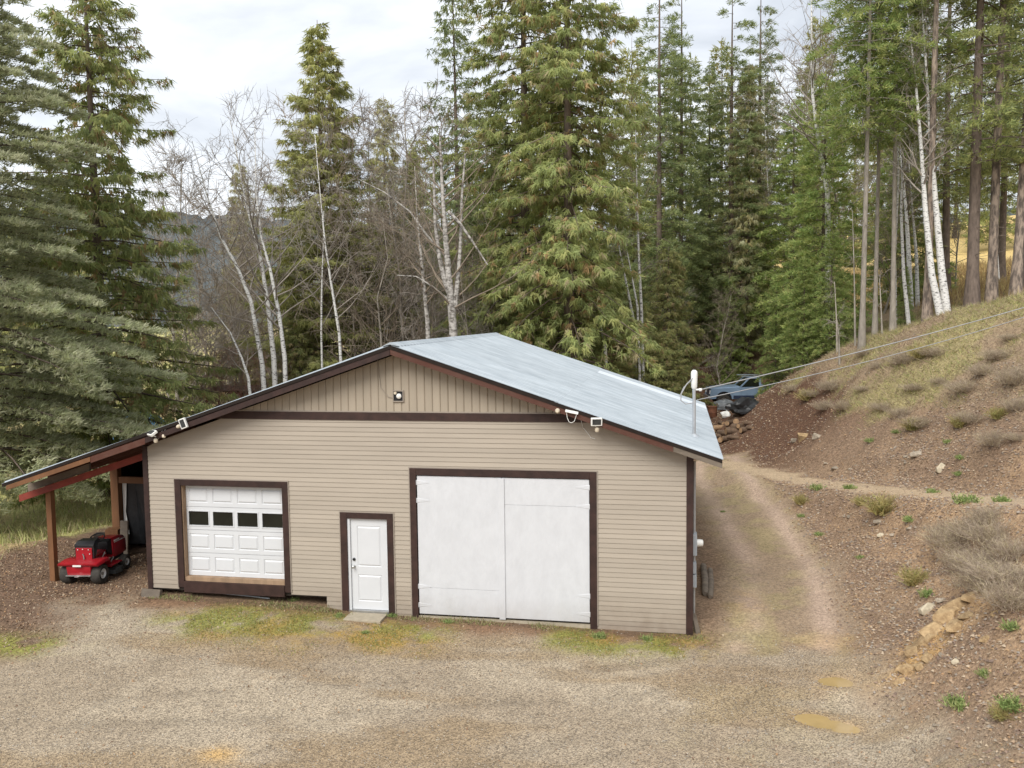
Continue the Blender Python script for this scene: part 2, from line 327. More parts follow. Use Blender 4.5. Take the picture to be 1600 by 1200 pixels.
RUTS = [[tuple(at_z(u, v, -.15)[:2]) for u, v in q] for q in ([(560, 1215), (760, 1185), (960, 1130), (1120, 1070), (1190, 1010)], [(700, 1230), (900, 1195), (1060, 1140), (1180, 1085), (1250, 1030)], [(150, 1090), (420, 1075), (700, 1060), (950, 1045), (1130, 1020)], [(120, 1130), (420, 1118), (720, 1100), (980, 1085), (1160, 1050)])]
def rutmask(x, y):
    r = np.zeros(np.shape(x))
    for q in RUTS: d, _ = polydist(x, y, q); r = np.maximum(r, np.exp(-(d/.13)**2)*sst(.42, .6, fbm(x, y, .8, 3, 91)))
    return r
def hz(x, y):
    x = np.asarray(x, float); y = np.asarray(y, float)
    h = hbase(x, y); dd, _ = polydist(x, y, DRIVE); td, _ = polydist(x, y, TRACK)
    flat = np.maximum(np.maximum(1-sst(1.6, 3, dd), 1-sst(1.0, 1.8, td)), (1-sst(-.5, .6, y))*(1-sst(9.8, 11.2, x))*sst(-9, -6, x))
    bld = sst(-9.5, -8.5, x)*(1-sst(8, 9, x))*sst(-2, -1, y)*(1-sst(10.5, 12, y)); flat = np.maximum(flat, bld)
    am = .02+(1-flat)*.26
    h = h+(fbm(x, y, .8, 4, 5)-.5)*am*(1+0*x)+(fbm(x, y, 3.2, 3, 8)-.5)*(.018+(1-flat)*.10)
    bd_, bz_ = bench(x, y); wb = (1-sst(.75, 1.7, bd_))*.9; h = h*(1-wb)+(bz_+(fbm(x, y, 3.2, 3, 8)-.5)*.03)*wb
    h = h-.022*rutmask(x, y)
    hol = np.zeros(np.shape(x))
    for (px, py, a, b, g) in PUDS: hol = np.maximum(hol, np.exp(-((((x-px)/a)**2+((y-py)/b)**2)**1.5)*(.3+1.4*fbm(x, y, 4.5, 3, 77))))
    for (px, py, r), lv in zip(PCEN, PLEV): w_ = np.exp(-(((x-px)**2+(y-py)**2)/(r*1.1)**2)**2); h = h*(1-w_)+(lv+(fbm(x, y, 5, 2, 8)-.5)*.012)*w_
    h = h-.09*hol
    return h
def h1(x, y): return float(hz(np.array([x]), np.array([y]))[0])
def lines(lo, hi, step, far, g=1.22):
    c = list(np.arange(lo, hi+step/2, step)); s = step; a = c[0]; left = []
    while a > -far: s *= g; a -= s; left.append(a)
    s = step; a = c[-1]; right = []
    while a < far: s *= g; a += s; right.append(a)
    return np.array(left[::-1]+c+right)
gx = lines(-11, 18.5, .1, 900, 1.06); gy = lines(-7.5, 24, .1, 900, 1.05)
X, Y = np.meshgrid(gx, gy); Z = hz(X, Y)
rr = np.hypot(X, Y); Z = Z*(1-sst(140, 320, rr))+sst(140, 320, rr)*4
zn = zones(X, Y); n1, n2, n3 = zn['n']
def lerp(a, b, t): return a+(b-a)*t[..., None]
def colr(*c): return np.array(c)
col = np.zeros(X.shape+(3,))+colr(.185, .132, .094)                                    # bare brown soil and litter
col = lerp(col, colr(.215, .155, .108), sst(.42, .62, n2))
left = (1-sst(-6.5, -4.0, X+(n1-.5)*2))*(1-sst(3, 6, Y)); col = lerp(col, colr(.130, .088, .064), left*.9)
forest = sst(13, 18, Y)*(1-sst(11, 14, X-.12*Y)); col = lerp(col, colr(.10, .058, .04), forest)
field = (1-sst(-10.2, -9.2, X+(n2-.5)))*sst(.5, 3, Y); col = lerp(col, lerp(np.zeros(X.shape+(3,))+colr(.36, .36, .15), colr(.34, .27, .15), sst(.4, .65, n1)), field)
hill = sst(2.9, 3.7, Z+(n1-.5)*2.2)*sst(10.5, 12.5, X); hg = sst(.42, .66, n1+(n2-.5)*.5)
col = lerp(col, colr(.24, .185, .13), hill*.85); col = lerp(col, colr(.25, .235, .11), hill*hg*.6)
ygr = sst(6.4, 7.6, Z)*sst(14, 17, X)*sst(24, 34, Y); col = lerp(col, colr(.47, .36, .16), ygr)
lower = sst(11.3, 12.5, X)*(1-sst(4, 7, Y))*(1-hill); col = lerp(col, colr(.32, .225, .145), lower*sst(.3, .55, n2)*.9)
col = lerp(col, lerp(np.zeros(X.shape+(3,))+colr(.305, .260, .203), colr(.255, .212, .162), sst(.42, .62, n1)), zn['lot'])
verge = zn['lot']*sst(.52, .68, fbm(X*.4, Y*1.4, .9, 4, 31)); col = lerp(col, colr(.22, .165, .105), verge*.7)
dr = zn['drive']*(1-.75*zn['lot']); col = lerp(col, lerp(np.zeros(X.shape+(3,))+colr(.235, .18, .13), colr(.25, .205, .125), sst(.45, .6, n2)), dr)
col = lerp(col, colr(.35, .27, .22), zn['ruts']*.95*(1-zn['lot'])*(.4+.6*sst(.3, .6, n1)))
tr = zn['track']; col = lerp(col, colr(.37, .29, .205), tr*.95)
band = np.exp(-((Y+.95+(n1-.5)*1.2-.06*(X-1))/.62)**2); mo = np.maximum(sst(-4.2, -2.6, X)*(1-sst(1.9, 3.0, X)), sst(4.2, 5, X)*(1-sst(7.0, 8.0, X)))
mo2 = np.exp(-((X-8.6+(n2-.5)*.8)/.35)**2)*sst(-1, 0, Y)*(1-sst(4, 6, Y))
mo3 = np.exp(-(((X+5.6)/.9)**2+((Y+2.7)/.45)**2))
moss = np.clip(np.maximum(np.maximum(band*mo, mo2*.25), mo3)*sst(.3, .58, n2*.6+n3*.4)*1.5, 0, 1)
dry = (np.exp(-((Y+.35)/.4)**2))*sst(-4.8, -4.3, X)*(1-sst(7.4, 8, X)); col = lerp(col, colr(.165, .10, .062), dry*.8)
col = lerp(col, lerp(np.zeros(X.shape+(3,))+colr(.19, .20, .05), colr(.29, .20, .06), sst(.5, .66, n1)), moss*.85)
och = np.zeros_like(X)
for (u, v, z, a, b, k) in [(340, 1180, -.2, .35, .25, .8), (1468, 985, .75, .75, .5, .6), (1430, 1040, .35, .8, .45, .6), (1300, 1000, -.05, .8, .6, .25)]:
    p = at_z(u, v, z); och = np.maximum(och, k*np.exp(-(((X-p[0])/a)**2+((Y-p[1])/b)**2)*1.3)*sst(.25, .5, n2))
col = lerp(col, colr(.44, .28, .105), och)
col = col*(1-.16*rutmask(X, Y)*zn['lot'])[..., None]
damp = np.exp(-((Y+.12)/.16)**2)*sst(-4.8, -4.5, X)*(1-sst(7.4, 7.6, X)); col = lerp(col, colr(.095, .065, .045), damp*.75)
wet = np.zeros_like(X)
for (px, py, a, b, g) in PUDS: wet = np.maximum(wet, np.exp(-(((X-px)/(a*1.5))**2+((Y-py)/(b*1.7))**2)**1.5))
col = lerp(col, colr(.30, .20, .105), wet*.55)
col *= (.86+.28*n3)[..., None]*np.array([1.30, 1.27, 1.22])
ny, nx = X.shape; idx = np.arange(nx*ny).reshape(ny, nx)
Fq = np.stack([idx[:-1, :-1], idx[:-1, 1:], idx[1:, 1:], idx[1:, :-1]], -1).reshape(-1, 4)
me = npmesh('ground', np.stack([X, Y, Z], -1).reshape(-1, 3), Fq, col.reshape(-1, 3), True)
ga = me.attributes.new('gravel', 'FLOAT', 'POINT'); ga.data.foreach_set('value', np.clip(zn['lot']*(1-moss*.6)+tr*.5+dr*.35, 0, 1).astype(np.float32).ravel())
def ground_mat():
    m = bpy.data.materials.new('gravel_dirt_and_litter'); m.use_nodes = True; t = m.node_tree; n = t.nodes; l = t.links; p = n['Principled BSDF']
    p.inputs['Roughness'].default_value = .92; p.inputs['Specular IOR Level'].default_value = .2
    a = n.new('ShaderNodeAttribute'); a.attribute_name = 'Col'; g = n.new('ShaderNodeAttribute'); g.attribute_name = 'gravel'
    tcn = n.new('ShaderNodeTexCoord')
    vo = n.new('ShaderNodeTexVoronoi'); vo.inputs['Scale'].default_value = 52; l.new(tcn.outputs['Object'], vo.inputs[0])
    vr = n.new('ShaderNodeValToRGB'); vr.color_ramp.elements[0].color = (.47, .46, .45, 1); vr.color_ramp.elements[1].color = (1.5, 1.48, 1.43, 1)
    sp = n.new('ShaderNodeSeparateColor'); l.new(vo.outputs['Color'], sp.inputs[0]); l.new(sp.outputs[0], vr.inputs[0])
    nz = n.new('ShaderNodeTexNoise'); nz.inputs['Scale'].default_value = 14; nz.inputs['Detail'].default_value = 8; nz.inputs['Roughness'].default_value = .75; l.new(tcn.outputs['Object'], nz.inputs[0])
    nr = n.new('ShaderNodeValToRGB'); nr.color_ramp.elements[0].position = .36; nr.color_ramp.elements[1].position = .64
    nr.color_ramp.elements[0].color = (.52, .5, .48, 1); nr.color_ramp.elements[1].color = (1.5, 1.46, 1.4, 1); l.new(nz.outputs[0], nr.inputs[0])
    mxx = n.new('ShaderNodeMix'); mxx.data_type = 'RGBA'; l.new(g.outputs['Fac'], mxx.inputs[0]); l.new(nr.outputs[0], mxx.inputs[6]); l.new(vr.outputs[0], mxx.inputs[7])
    mu = n.new('ShaderNodeMix'); mu.data_type = 'RGBA'; mu.blend_type = 'MULTIPLY'; mu.inputs[0].default_value = 1; l.new(a.outputs[0], mu.inputs[6]); l.new(mxx.outputs[2], mu.inputs[7])
    l.new(mu.outputs[2], p.inputs['Base Color'])
    ad = n.new('ShaderNodeMath'); ad.operation = 'ADD'; l.new(vo.outputs['Distance'], ad.inputs[0]); l.new(nz.outputs[0], ad.inputs[1])
    bn = n.new('ShaderNodeBump'); bn.inputs['Strength'].default_value = .55; bn.inputs['Distance'].default_value = .03; l.new(ad.outputs[0], bn.inputs['Height']); l.new(bn.outputs[0], p.inputs['Normal'])
    return m
tag(link('ground', me, ground_mat()), kind='structure')

# distant wooded ridges
def ridge(name, pts, colour, seed):
    rng = np.random.default_rng(seed); V = []; n = len(pts)
    xs = np.linspace(0, 1, 220); P = np.array(pts, float); t = np.linspace(0, 1, n)
    ax = np.interp(xs, t, P[:, 0]); ay = np.interp(xs, t, P[:, 1]); az = np.interp(xs, t, P[:, 2])+(fbm(xs*40, xs*0, 1, 4, seed)-.5)*9+rng.random(220)*2.2
    rows = []
    for k, (f, o) in enumerate([(0, -130), (.45, -70), (.8, -25), (1, 0), (.6, 60)]):
        rows.append(np.c_[ax+rng.normal(0, 1, 220), ay+o, az*f-6*(k == 0)])
    V = np.concatenate(rows); i = np.arange(5*220).reshape(5, 220)
    Fc = np.stack([i[:-1, :-1], i[:-1, 1:], i[1:, 1:], i[1:, :-1]], -1).reshape(-1, 4)
    o = link(name, npmesh(name, V, Fc, None, True), mat(name+'_woods', colour, .95, .3, .05, .5, .3)); tag(o, kind='structure')
ridge('hills', [(-420, 330, 60), (-300, 400, 66), (-190, 430, 58), (-90, 440, 46), (60, 450, 40), (200, 430, 60)], (.085, .10, .105), 4)
# ------------------------------------------------------------------ the garage
XL, XR, XRG = -4.6, 7.372, 1.34          # wall left, wall right, ridge
ZR, SL_, SR_, SLL = 5.70, .338, .336, .322
def roofz(x):                             # top of the roof deck
    if x >= XRG: return ZR-SR_*(x-XRG)
    if x >= XL: return ZR-SL_*(XRG-x)
    return ZR-SL_*(XRG-XL)-SLL*(XL-x)
YF, YB, XE, XLE = -.45, 10.2, 7.94, -7.88   # rake front, rake back, right eave, left eave
G = empty('garage', (0, 0, 0), 0, 'tan vinyl sided garage with dark brown trim and pale metal roof', 'garage')
# core walls and dark crawl space
wall = MB().prism([(-.34, -.25), (XR-.03, -.25), (XR-.03, roofz(XR)-.2), (XRG, ZR-.2), (XL+.03, roofz(XL)-.2), (XL+.03, .34), (-.34, .34)], .2, 9.75, 'y').build('wall', M['siding'], G)
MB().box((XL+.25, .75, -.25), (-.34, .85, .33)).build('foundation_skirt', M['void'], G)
MB().box((XL+.05, .02, .26), (-.36, .19, .335)).build('sill_beam', M['void'], G)
# siding courses
fw = empty('front_siding', (0, 0, 0)); fw.parent = G
OPEN = [(-3.86, -1.18, .12, 2.785), (0, 1.181, -.3, 2.16), (1.567, 5.483, -.3, 3.145)]
ZB, ZT = -.10, 4.14
def xlim(z): return (max(XL+.10, XRG-(ZR-.2-z)/SL_), min(XR-.11, XRG+(ZR-.2-z)/SR_))
rows = []; z = ZB; CH = .0998
while z < ZT-.01: rows.append((z, min(z+CH, ZT))); z += CH
for z0, z1 in rows:
    cuts = sorted({z0, z1} | {c for o in OPEN for c in o[2:] if z0+.012 < c < z1-.012} | ({.30} if z0 < .30-.012 and z1 > .30+.012 else set()))
    for a, b in zip(cuts[:-1], cuts[1:]):
        mid = (a+b)/2; l0, r0 = xlim(a); l1, r1 = xlim(b); l0 = max(l0, XL+.1)
        if mid < .30: l0 = l1 = -.36
        segs = [(l0, r0, l1, r1)]
        for (ox0, ox1, oz0, oz1) in OPEN:
            if oz0 < mid < oz1:
                ns = []
                for (p0, q0, p1, q1) in segs:
                    if p0 < ox0-.03: ns.append((p0, min(q0, ox0), p1, min(q1, ox0)))
                    if q0 > ox1+.03: ns.append((max(p0, ox1), q0, max(p1, ox1), q1))
                segs = ns
        for (p0, q0, p1, q1) in segs:
            if q0-p0 < .04 or p0 > q0: continue
            yb = -.016+.013*(a-z0)/CH; yt = -.016+.013*(b-z0)/CH
            MB().poly([(p0, yb, a), (q0, yb, a), (q1, yt, b), (p1, yt, b), (p0, .012, a), (q0, .012, a), (q1, .012, b), (p1, .012, b)],
                      [(0, 1, 2, 3), (7, 6, 5, 4), (0, 4, 5, 1), (3, 2, 6, 7), (1, 5, 6, 2), (0, 3, 7, 4)]).build('siding_board', M['siding'], fw)
# vertical gable boards
gb = empty('gable_siding', (0, 0, 0)); gb.parent = G
bw = .1675; x = XRG-.085-bw*24
for i in range(50):
    a, b = x+i*bw, x+(i+1)*bw
    za, zb = roofz(a+.004)-.17, roofz(b-.004)-.17
    if max(za, zb) < 4.335: continue
    za, zb = max(za, 4.33), max(zb, 4.33); s = .02
    MB().poly([(a+.003, -.004, 4.312), (a+s, -.016, 4.312), (b-s, -.016, 4.312), (b-.003, -.004, 4.312), (a+.003, -.004, za), (a+s, -.016, za+(zb-za)*.1), (b-s, -.016, za+(zb-za)*.9), (b-.003, -.004, zb), (a, .015, 4.312), (b, .015, 4.312), (b, .015, zb), (a, .015, za)],
              [(0, 1, 5, 4), (1, 2, 6, 5), (2, 3, 7, 6), (8, 9, 3, 2, 1, 0), (4, 5, 6, 7, 10, 11), (9, 8, 11, 10), (0, 4, 11, 8), (3, 9, 10, 7)]).build('gable_board', M['gable'], gb)
MB().box((-2.6, .016, 4.2), (5.3, .19, 4.33)).box((XL+.05, .02, 3.3), (XR-.05, .19, 3.4)).build('wall_framing', M['void'], G)
# beam band, corner boards
MB().prism([(-3.25, 4.142), (5.62, 4.142), (5.1, 4.308), (-2.75, 4.308)], -.034, .01, 'y').build('brown_band_board', M['trim'], G)
MB().box((-2.75, -.026, 4.309), (5.1, .01, 4.335)).build('band_flashing', M['channel'], G)
MB().box((XL-.02, -.03, .27), (XL+.10, .10, 3.52)).build('corner_board', M['trim'], G)
MB().box((XR-.115, -.03, -.13), (XR+.02, .10, 3.50)).build('corner_board', M['trim'], G)
# right wall skin of lapped boards (barely seen from the yard)
rs = empty('side_siding', (0, 0, 0)); rs.parent = G
for k in range(36):
    z0 = -.1+k*CH
    MB().poly([(XR+.014, .105, z0), (XR+.014, 9.7, z0), (XR+.002, 9.7, z0+CH), (XR+.002, .105, z0+CH), (XR-.03, .105, z0), (XR-.03, 9.7, z0), (XR-.03, 9.7, z0+CH), (XR-.03, .105, z0+CH)],
              [(0, 1, 2, 3), (7, 6, 5, 4), (0, 4, 5, 1), (3, 2, 6, 7), (1, 5, 6, 2), (0, 3, 7, 4)]).build('siding_board', M['siding'], rs)
def channel(x0, x1, z0, z1, bottom=False):
    m = MB(); t = .022
    m.box((x0-t, -.030, z0), (x0, .01, z1+t)).box((x1, -.030, z0), (x1+t, .01, z1+t)).box((x0, -.030, z1), (x1, .01, z1+t))
    m.build('trim_channel', M['channel'], G)
# ---- sectional garage door
gd = empty('sectional_door', (0, 0, 0)); gd.parent = G
x0, x1, z0, z1 = -3.86, -1.18, .345, 2.785
channel(x0, x1, z0, z1)
for nm, a, b in [('frame_board', (x0, -.042, z0), (x0+.145, 0, z1)), ('frame_board', (x1-.135, -.042, z0), (x1, 0, z1)), ('frame_board', (x0+.146, -.040, z1-.14), (x1-.136, 0, z1)), ('frame_board', (x0+.146, -.060, z0-.10), (x1-.136, 0, z0+.145))]:
    MB().box(a, b).build(nm, M['trim'], gd, .004)
MB().box((x0+.14, .002, z0+.15), (x0+.165, .15, z1-.1)).build('jamb', M['jamb'], gd)
MB().box((x1-.155, .002, z0+.15), (x1-.13, .15, z1-.1)).build('jamb', M['jamb'], gd)
MB().box((x0+.166, .001, z0+.13), (x1-.156, .17, z0+.235)).build('door_sill', M['jamb'], gd)
MB().box((x0+.166, .002, z1-.13), (x1-.156, .15, z1-.10)).build('head_jamb', M['trim'], gd)
lx0, lx1, lz0, lz1 = x0+.168, x1-.158, z0+.236, z1-.12
sh = (lz1-lz0)/4; pw = (lx1-lx0)/4
def raised(m, x0, x1, z0, z1, y, d=.016, w=.05):
    m.poly([(x0, y, z0), (x1, y, z0), (x1, y, z1), (x0, y, z1), (x0+.014, y+d, z0+.014), (x1-.014, y+d, z0+.014), (x1-.014, y+d, z1-.014), (x0+.014, y+d, z1-.014),
            (x0+w, y-.004, z0+w), (x1-w, y-.004, z0+w), (x1-w, y-.004, z1-w), (x0+w, y-.004, z1-w)],
           [(0, 1, 5, 4), (1, 2, 6, 5), (2, 3, 7, 6), (3, 0, 4, 7), (4, 5, 9, 8), (5, 6, 10, 9), (6, 7, 11, 10), (7, 4, 8, 11), (8, 9, 10, 11)])
def framed(m, x0, x1, z0, z1, y, holes, back):
    """flat face with rectangular holes in one row"""
    xs = [x0]+[c for h in holes for c in h[:2]]+[x1]; hz0, hz1 = holes[0][2:]
    for i in range(0, len(xs)-1, 2): m.box((xs[i], y, hz0), (xs[i+1], back, hz1))
    m.box((x0, y, z0), (x1, back, hz0)); m.box((x0, y, hz1), (x1, back, z1))
for r in range(4):
    a, b = lz0+sh*r+.004, lz0+sh*(r+1)-.004; m = MB(); holes = []
    for c in range(4):
        cx0, cx1 = lx0+pw*c+.055, lx0+pw*(c+1)-.055
        holes.append((cx0, cx1, a+.09, b-.09) if r != 2 else (cx0, cx1, a+.10, b-.10))
    framed(m, lx0, lx1, a, b, .13, holes, .165)
    sec = m.build('door_section', M['white'], gd)
    for h in holes:
        if r != 2:
            m2 = MB(); raised(m2, h[0], h[1], h[2], h[3], .1305); m2.build('raised_panel', M['white'], gd)
        else:
            MB().box((h[0], .150, h[2]), (h[1], .158, h[3])).build('window_pane', M['glass'], gd)
            fr = MB(); t = .022
            fr.box((h[0]-t, .120, h[2]-t), (h[0], .14, h[3]+t)).box((h[1], .120, h[2]-t), (h[1]+t, .14, h[3]+t)).box((h[0], .120, h[2]-t), (h[1], .14, h[2])).box((h[0], .120, h[3]), (h[1], .14, h[3]+t)).build('window_frame', M['white'], gd)
# ---- entry door
ed = empty('entry_door', (0, 0, 0)); ed.parent = G
x0, x1, z0, z1 = 0, 1.181, -.03, 2.16; channel(x0, x1, z0, z1)
for a, b in [((x0, -.042, z0), (x0+.15, 0, z1)), ((x1-.138, -.042, z0), (x1, 0, z1)), ((x0+.151, -.040, z1-.13), (x1-.139, 0, z1))]: MB().box(a, b).build('frame_board', M['trim'], ed, .004)
MB().box((x0+.151, -.012, .03), (x0+.205, .09, z1-.131)).box((x1-.155, .0, .03), (x1-.139, .09, z1-.131)).box((x0+.206, .0, z1-.145), (x1-.156, .09, z1-.131)).build('jamb', M['white'], ed)
MB().box((x0+.151, -.05, -.03), (x1-.139, .09, .035)).build('threshold', M['steel'], ed)
dx0, dx1, dz0, dz1 = x0+.208, x1-.158, .04, z1-.147
m = MB(); ph = [(dx0+.14, dx1-.14, .22, .80), (dx0+.14, dx1-.14, .98, 1.86)]
m.box((dx0, .03, dz0), (dx0+.14, .07, dz1)).box((dx1-.14, .03, dz0), (dx1, .07, dz1))
for a, b in ((dz0, .22), (.80, .98), (1.86, dz1)): m.box((dx0+.14, .03, a), (dx1-.14, .07, b))
leaf = m.build('door_leaf', M['white'], ed)
for h in ph: m2 = MB(); raised(m2, *h, .0305, .012, .045); m2.build('raised_panel', M['white'], ed)
MB().lathe([(.028, .03), (.028, .005), (.012, .0), (.012, -.03), (.030, -.042), (.030, -.065), (.012, -.078)], (dx0+.065, 0, .98), 'y', 16).build('door_knob', M['steel'], ed, smooth=True)
MB().lathe([(.032, .03), (.032, .008), (.022, 0)], (dx0+.065, 0, 1.13), 'y', 16).build('deadbolt', M['black'], ed, smooth=True)
# ---- double barn doors
bd = empty('double_barn_door', (0, 0, 0)); bd.parent = G
x0, x1, z0, z1 = 1.567, 5.483, -.03, 3.145; channel(x0, x1, z0, z1)
for a, b in [((x0, -.044, z0-.05), (x0+.138, 0, z1)), ((x1-.14, -.044, z0-.10), (x1, 0, z1)), ((x0+.139, -.042, z1-.15), (x1-.141, 0, z1))]: MB().box(a, b).build('frame_board', M['trim'], bd, .004)
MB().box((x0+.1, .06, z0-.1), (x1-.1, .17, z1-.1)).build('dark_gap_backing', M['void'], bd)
MB().box((x0+.139, -.03, z0-.10), (x1-.141, .05, z0+.01)).build('door_sill', M['conc'], bd)
mid = 3.53; 
lv = []
for a, b in ((x0+.155, mid-.004), (mid+.004, x1-.152)):
    zs_ = .60 if a < 3 else 2.42
    for q0, q1 in ((.03, zs_-.002), (zs_+.002, z1-.165)): MB().box((a, -.018, q0), (b, .03, q1)).build('plywood_panel', M['whiteply'], bd, .003)
    lv.append((bd, a, b))
MB().box((mid-.075, -.045, .0), (mid+.055, -.019, z1-.18)).build('meeting_batten', M['whiteply'], lv[0][0], .004)
for (lf, a, b), s in zip(lv, (1, -1)):
    for zc in ((2.84, 2.46, .62, .22) if s > 0 else (2.82, 2.43, .58, .20)):
        xh = a-.012 if s > 0 else b+.012
        h = MB().poly([(xh, -.0245, zc-.04), (xh+s*.28, -.022, zc-.012), (xh+s*.28, -.022, zc+.012), (xh, -.0245, zc+.04), (xh, -.019, zc-.055), (xh+s*.28, -.019, zc-.012), (xh+s*.28, -.019, zc+.012), (xh, -.019, zc+.055)],
                      [(0, 1, 2, 3), (4, 7, 6, 5), (0, 4, 5, 1), (1, 5, 6, 2), (2, 6, 7, 3), (3, 7, 4, 0)])
        h.tube([(xh, -.030, zc-.05), (xh, -.030, zc+.05)], .008, 8); h.build('strap_hinge', M['whiteply'], lf)
# ---- gable vent
vx, vz = 1.36, 4.655
v = empty('gable_vent', (0, 0, 0)); v.parent = G
MB().box((vx-.12, -.05, vz-.12), (vx+.12, -.02, vz-.10)).box((vx-.12, -.05, vz+.10), (vx+.12, -.02, vz+.12)).box((vx-.12, -.05, vz-.099), (vx-.10, -.02, vz+.099)).box((vx+.10, -.05, vz-.099), (vx+.12, -.02, vz+.099)).build('vent_frame', M['channel'], v)
MB().box((vx-.10, -.032, vz-.10), (vx+.10, -.018, vz+.10)).build('dark_screen', M['black'], v)
# ---- roof
rf = empty('roof', (0, 0, 0)); rf.parent = G
def panel(xa, xb, ya, yb, m, dz=0, ribs=4):
    """ribbed sheet from xa (upper) to xb (lower) between ya and yb"""
    prof = []; w_ = (yb-ya)/ribs
    for i in range(ribs):
        c = ya+w_*(i+.5); prof += [(c-w_/2, 0), (c-.024, 0), (c-.015, .034), (c+.015, .034), (c+.024, 0)]
    prof.append((yb, 0)); n = len(prof); P = []
    for xx in (xa, xb):
        for (yy, h) in prof: P.append((xx, yy, roofz(xx)+.03+h+dz))
    for xx in (xa, xb):
        for (yy, h) in prof: P.append((xx, yy, roofz(xx)+.024+dz))
    Fc = [(i, i+1, n+i+1, n+i) for i in range(n-1)]+[(2*n+i, 3*n+i, 3*n+i+1, 2*n+i+1) for i in range(n-1)]+[(i, 2*n+i, 2*n+i+1, i+1) for i in range(n-1)]+[(n+i, n+i+1, 3*n+i+1, 3*n+i) for i in range(n-1)]+[(0, n, 3*n, 2*n), (n-1, 3*n-1, 4*n-1, 2*n-1)]
    MB().poly(P, Fc).build('roof_panel', m, rf)
XS = 4.72; np_ = 12; pwid = (YB-YF)/np_
for i in range(np_):
    a, b = YF+pwid*i, YF+pwid*(i+1)-.003
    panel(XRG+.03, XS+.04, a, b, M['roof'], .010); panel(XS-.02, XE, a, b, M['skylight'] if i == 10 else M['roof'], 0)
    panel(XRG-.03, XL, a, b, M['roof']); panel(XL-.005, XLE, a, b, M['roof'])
for xa, xb in ((XRG, XE-.04), (XRG, XL), (XL, XLE+.05)):   # deck under the sheets
    P = [(xx, yy, roofz(xx)+dz) for yy in (YF+.02, YB-.02) for xx in (xa, xb) for dz in (-.02, .018)]
    MB().poly(P, [(0, 2, 3, 1), (4, 5, 7, 6), (0, 1, 5, 4), (2, 6, 7, 3), (0, 4, 6, 2), (1, 3, 7, 5)]).build('roof_deck', M['redtrim'], rf)
MB().poly([(XRG-.17, YF-.01, roofz(XRG-.17)+.062), (XRG, YF-.01, ZR+.085), (XRG+.17, YF-.01, roofz(XRG+.17)+.068), (XRG-.17, YB+.01, roofz(XRG-.17)+.062), (XRG, YB+.01, ZR+.085), (XRG+.17, YB+.01, roofz(XRG+.17)+.068),
           (XRG, YF-.01, ZR+.045), (XRG, YB+.01, ZR+.045)], [(0, 1, 4, 3), (1, 2, 5, 4), (0, 6, 1), (1, 6, 2), (3, 4, 7), (4, 5, 7), (0, 3, 7, 6), (2, 6, 7, 5)]).build('ridge_cap', M['roof'], rf)
def rake(xa, xb, y0, y1, top, bot, m, name='rake_board'):
    P = [(xx, yy, roofz(xx)+t) for yy in (y0, y1) for xx in (xa, xb) for t in (bot, top)]
    MB().poly(P, [(0, 2, 3, 1), (4, 5, 7, 6), (0, 1, 5, 4), (2, 6, 7, 3), (0, 4, 6, 2), (1, 3, 7, 5)]).build(name, m, rf)
rake(XRG, XE-.02, YF-.012, YF+.018, .022, -.05, M['darkmetal'], 'drip_edge'); rake(XRG, XLE+.02, YF-.012, YF+.018, .022, -.05, M['darkmetal'], 'drip_edge')
rake(XRG+.005, 7.0, YF+.0, YF+.035, -.051, -.16, M['redtrim']); rake(7.003, XE-.02, YF-.004, YF+.035, -.051, -.15, M['greywood'])
rake(XRG-.005, XL+.35, YF+.0, YF+.035, -.051, -.17, M['trim']); rake(XL+.345, -5.6, YF+.0, YF+.035, -.051, -.19, M['redtrim'])
rake(-5.603, XLE+.12, YF-.01, YF+.028, -.051, -.155, M['cedar'], 'lean_to_rake_board')
rake(XRG, 6.9, YF+.036, .0, -.022, -.045, M['redtrim'], 'soffit_board'); rake(XRG, XL, YF+.036, .0, -.022, -.045, M['trim'], 'soffit_board')
for xx in (2.6, 4.2, 5.8, 7.2, -.6, -2.2, -3.6):
    MB().box((xx-.02, YF+.036, roofz(xx)-.15), (xx+.02, .01, roofz(xx)-.047)).build('lookout', M['redtrim'], rf)
MB().box((XE-.06, YF+.04, roofz(XE)-.14), (XE-.02, YB-.05, roofz(XE)-.022)).build('eave_fascia', M['greywood'], rf)
# ---- lean-to
lt = empty('lean_to', (0, 0, 0)); lt.parent = G
gz = h1(-7.5, .55)
MB().box((-7.56, .5, gz-.15), (-7.42, .64, roofz(-7.5)-.25)).build('post', M['cedar'], lt, .006)
MB().box((-7.72, 3.1, h1(-7.6, 3.1)-.15), (-7.50, 3.28, roofz(-7.6)-.1)).build('post', M['cedar'], lt, .006)
MB().box((-7.49, 3.12, 2.0), (XL-.03, 3.24, 2.17)).build('header_beam', M['cedar'], lt, .004)
P0 = -8.15
MB().poly([(x_, y_, roofz(x_)+d) for y_ in (.36, .41) for x_ in (P0, XL-.04) for d in (-.48, -.32)], [(0, 2, 3, 1), (4, 5, 7, 6), (0, 1, 5, 4), (2, 6, 7, 3), (0, 4, 6, 2), (1, 3, 7, 5)]).build('red_rafter', M['redboard'], lt)
MB().poly([(x_, y_, roofz(x_)+d) for y_ in (.42, .48) for x_ in (-7.95, -6.3) for d in (-.31, -.14)], [(0, 2, 3, 1), (4, 5, 7, 6), (0, 1, 5, 4), (2, 6, 7, 3), (0, 4, 6, 2), (1, 3, 7, 5)]).build('grey_scab_board', M['greywood'], lt)
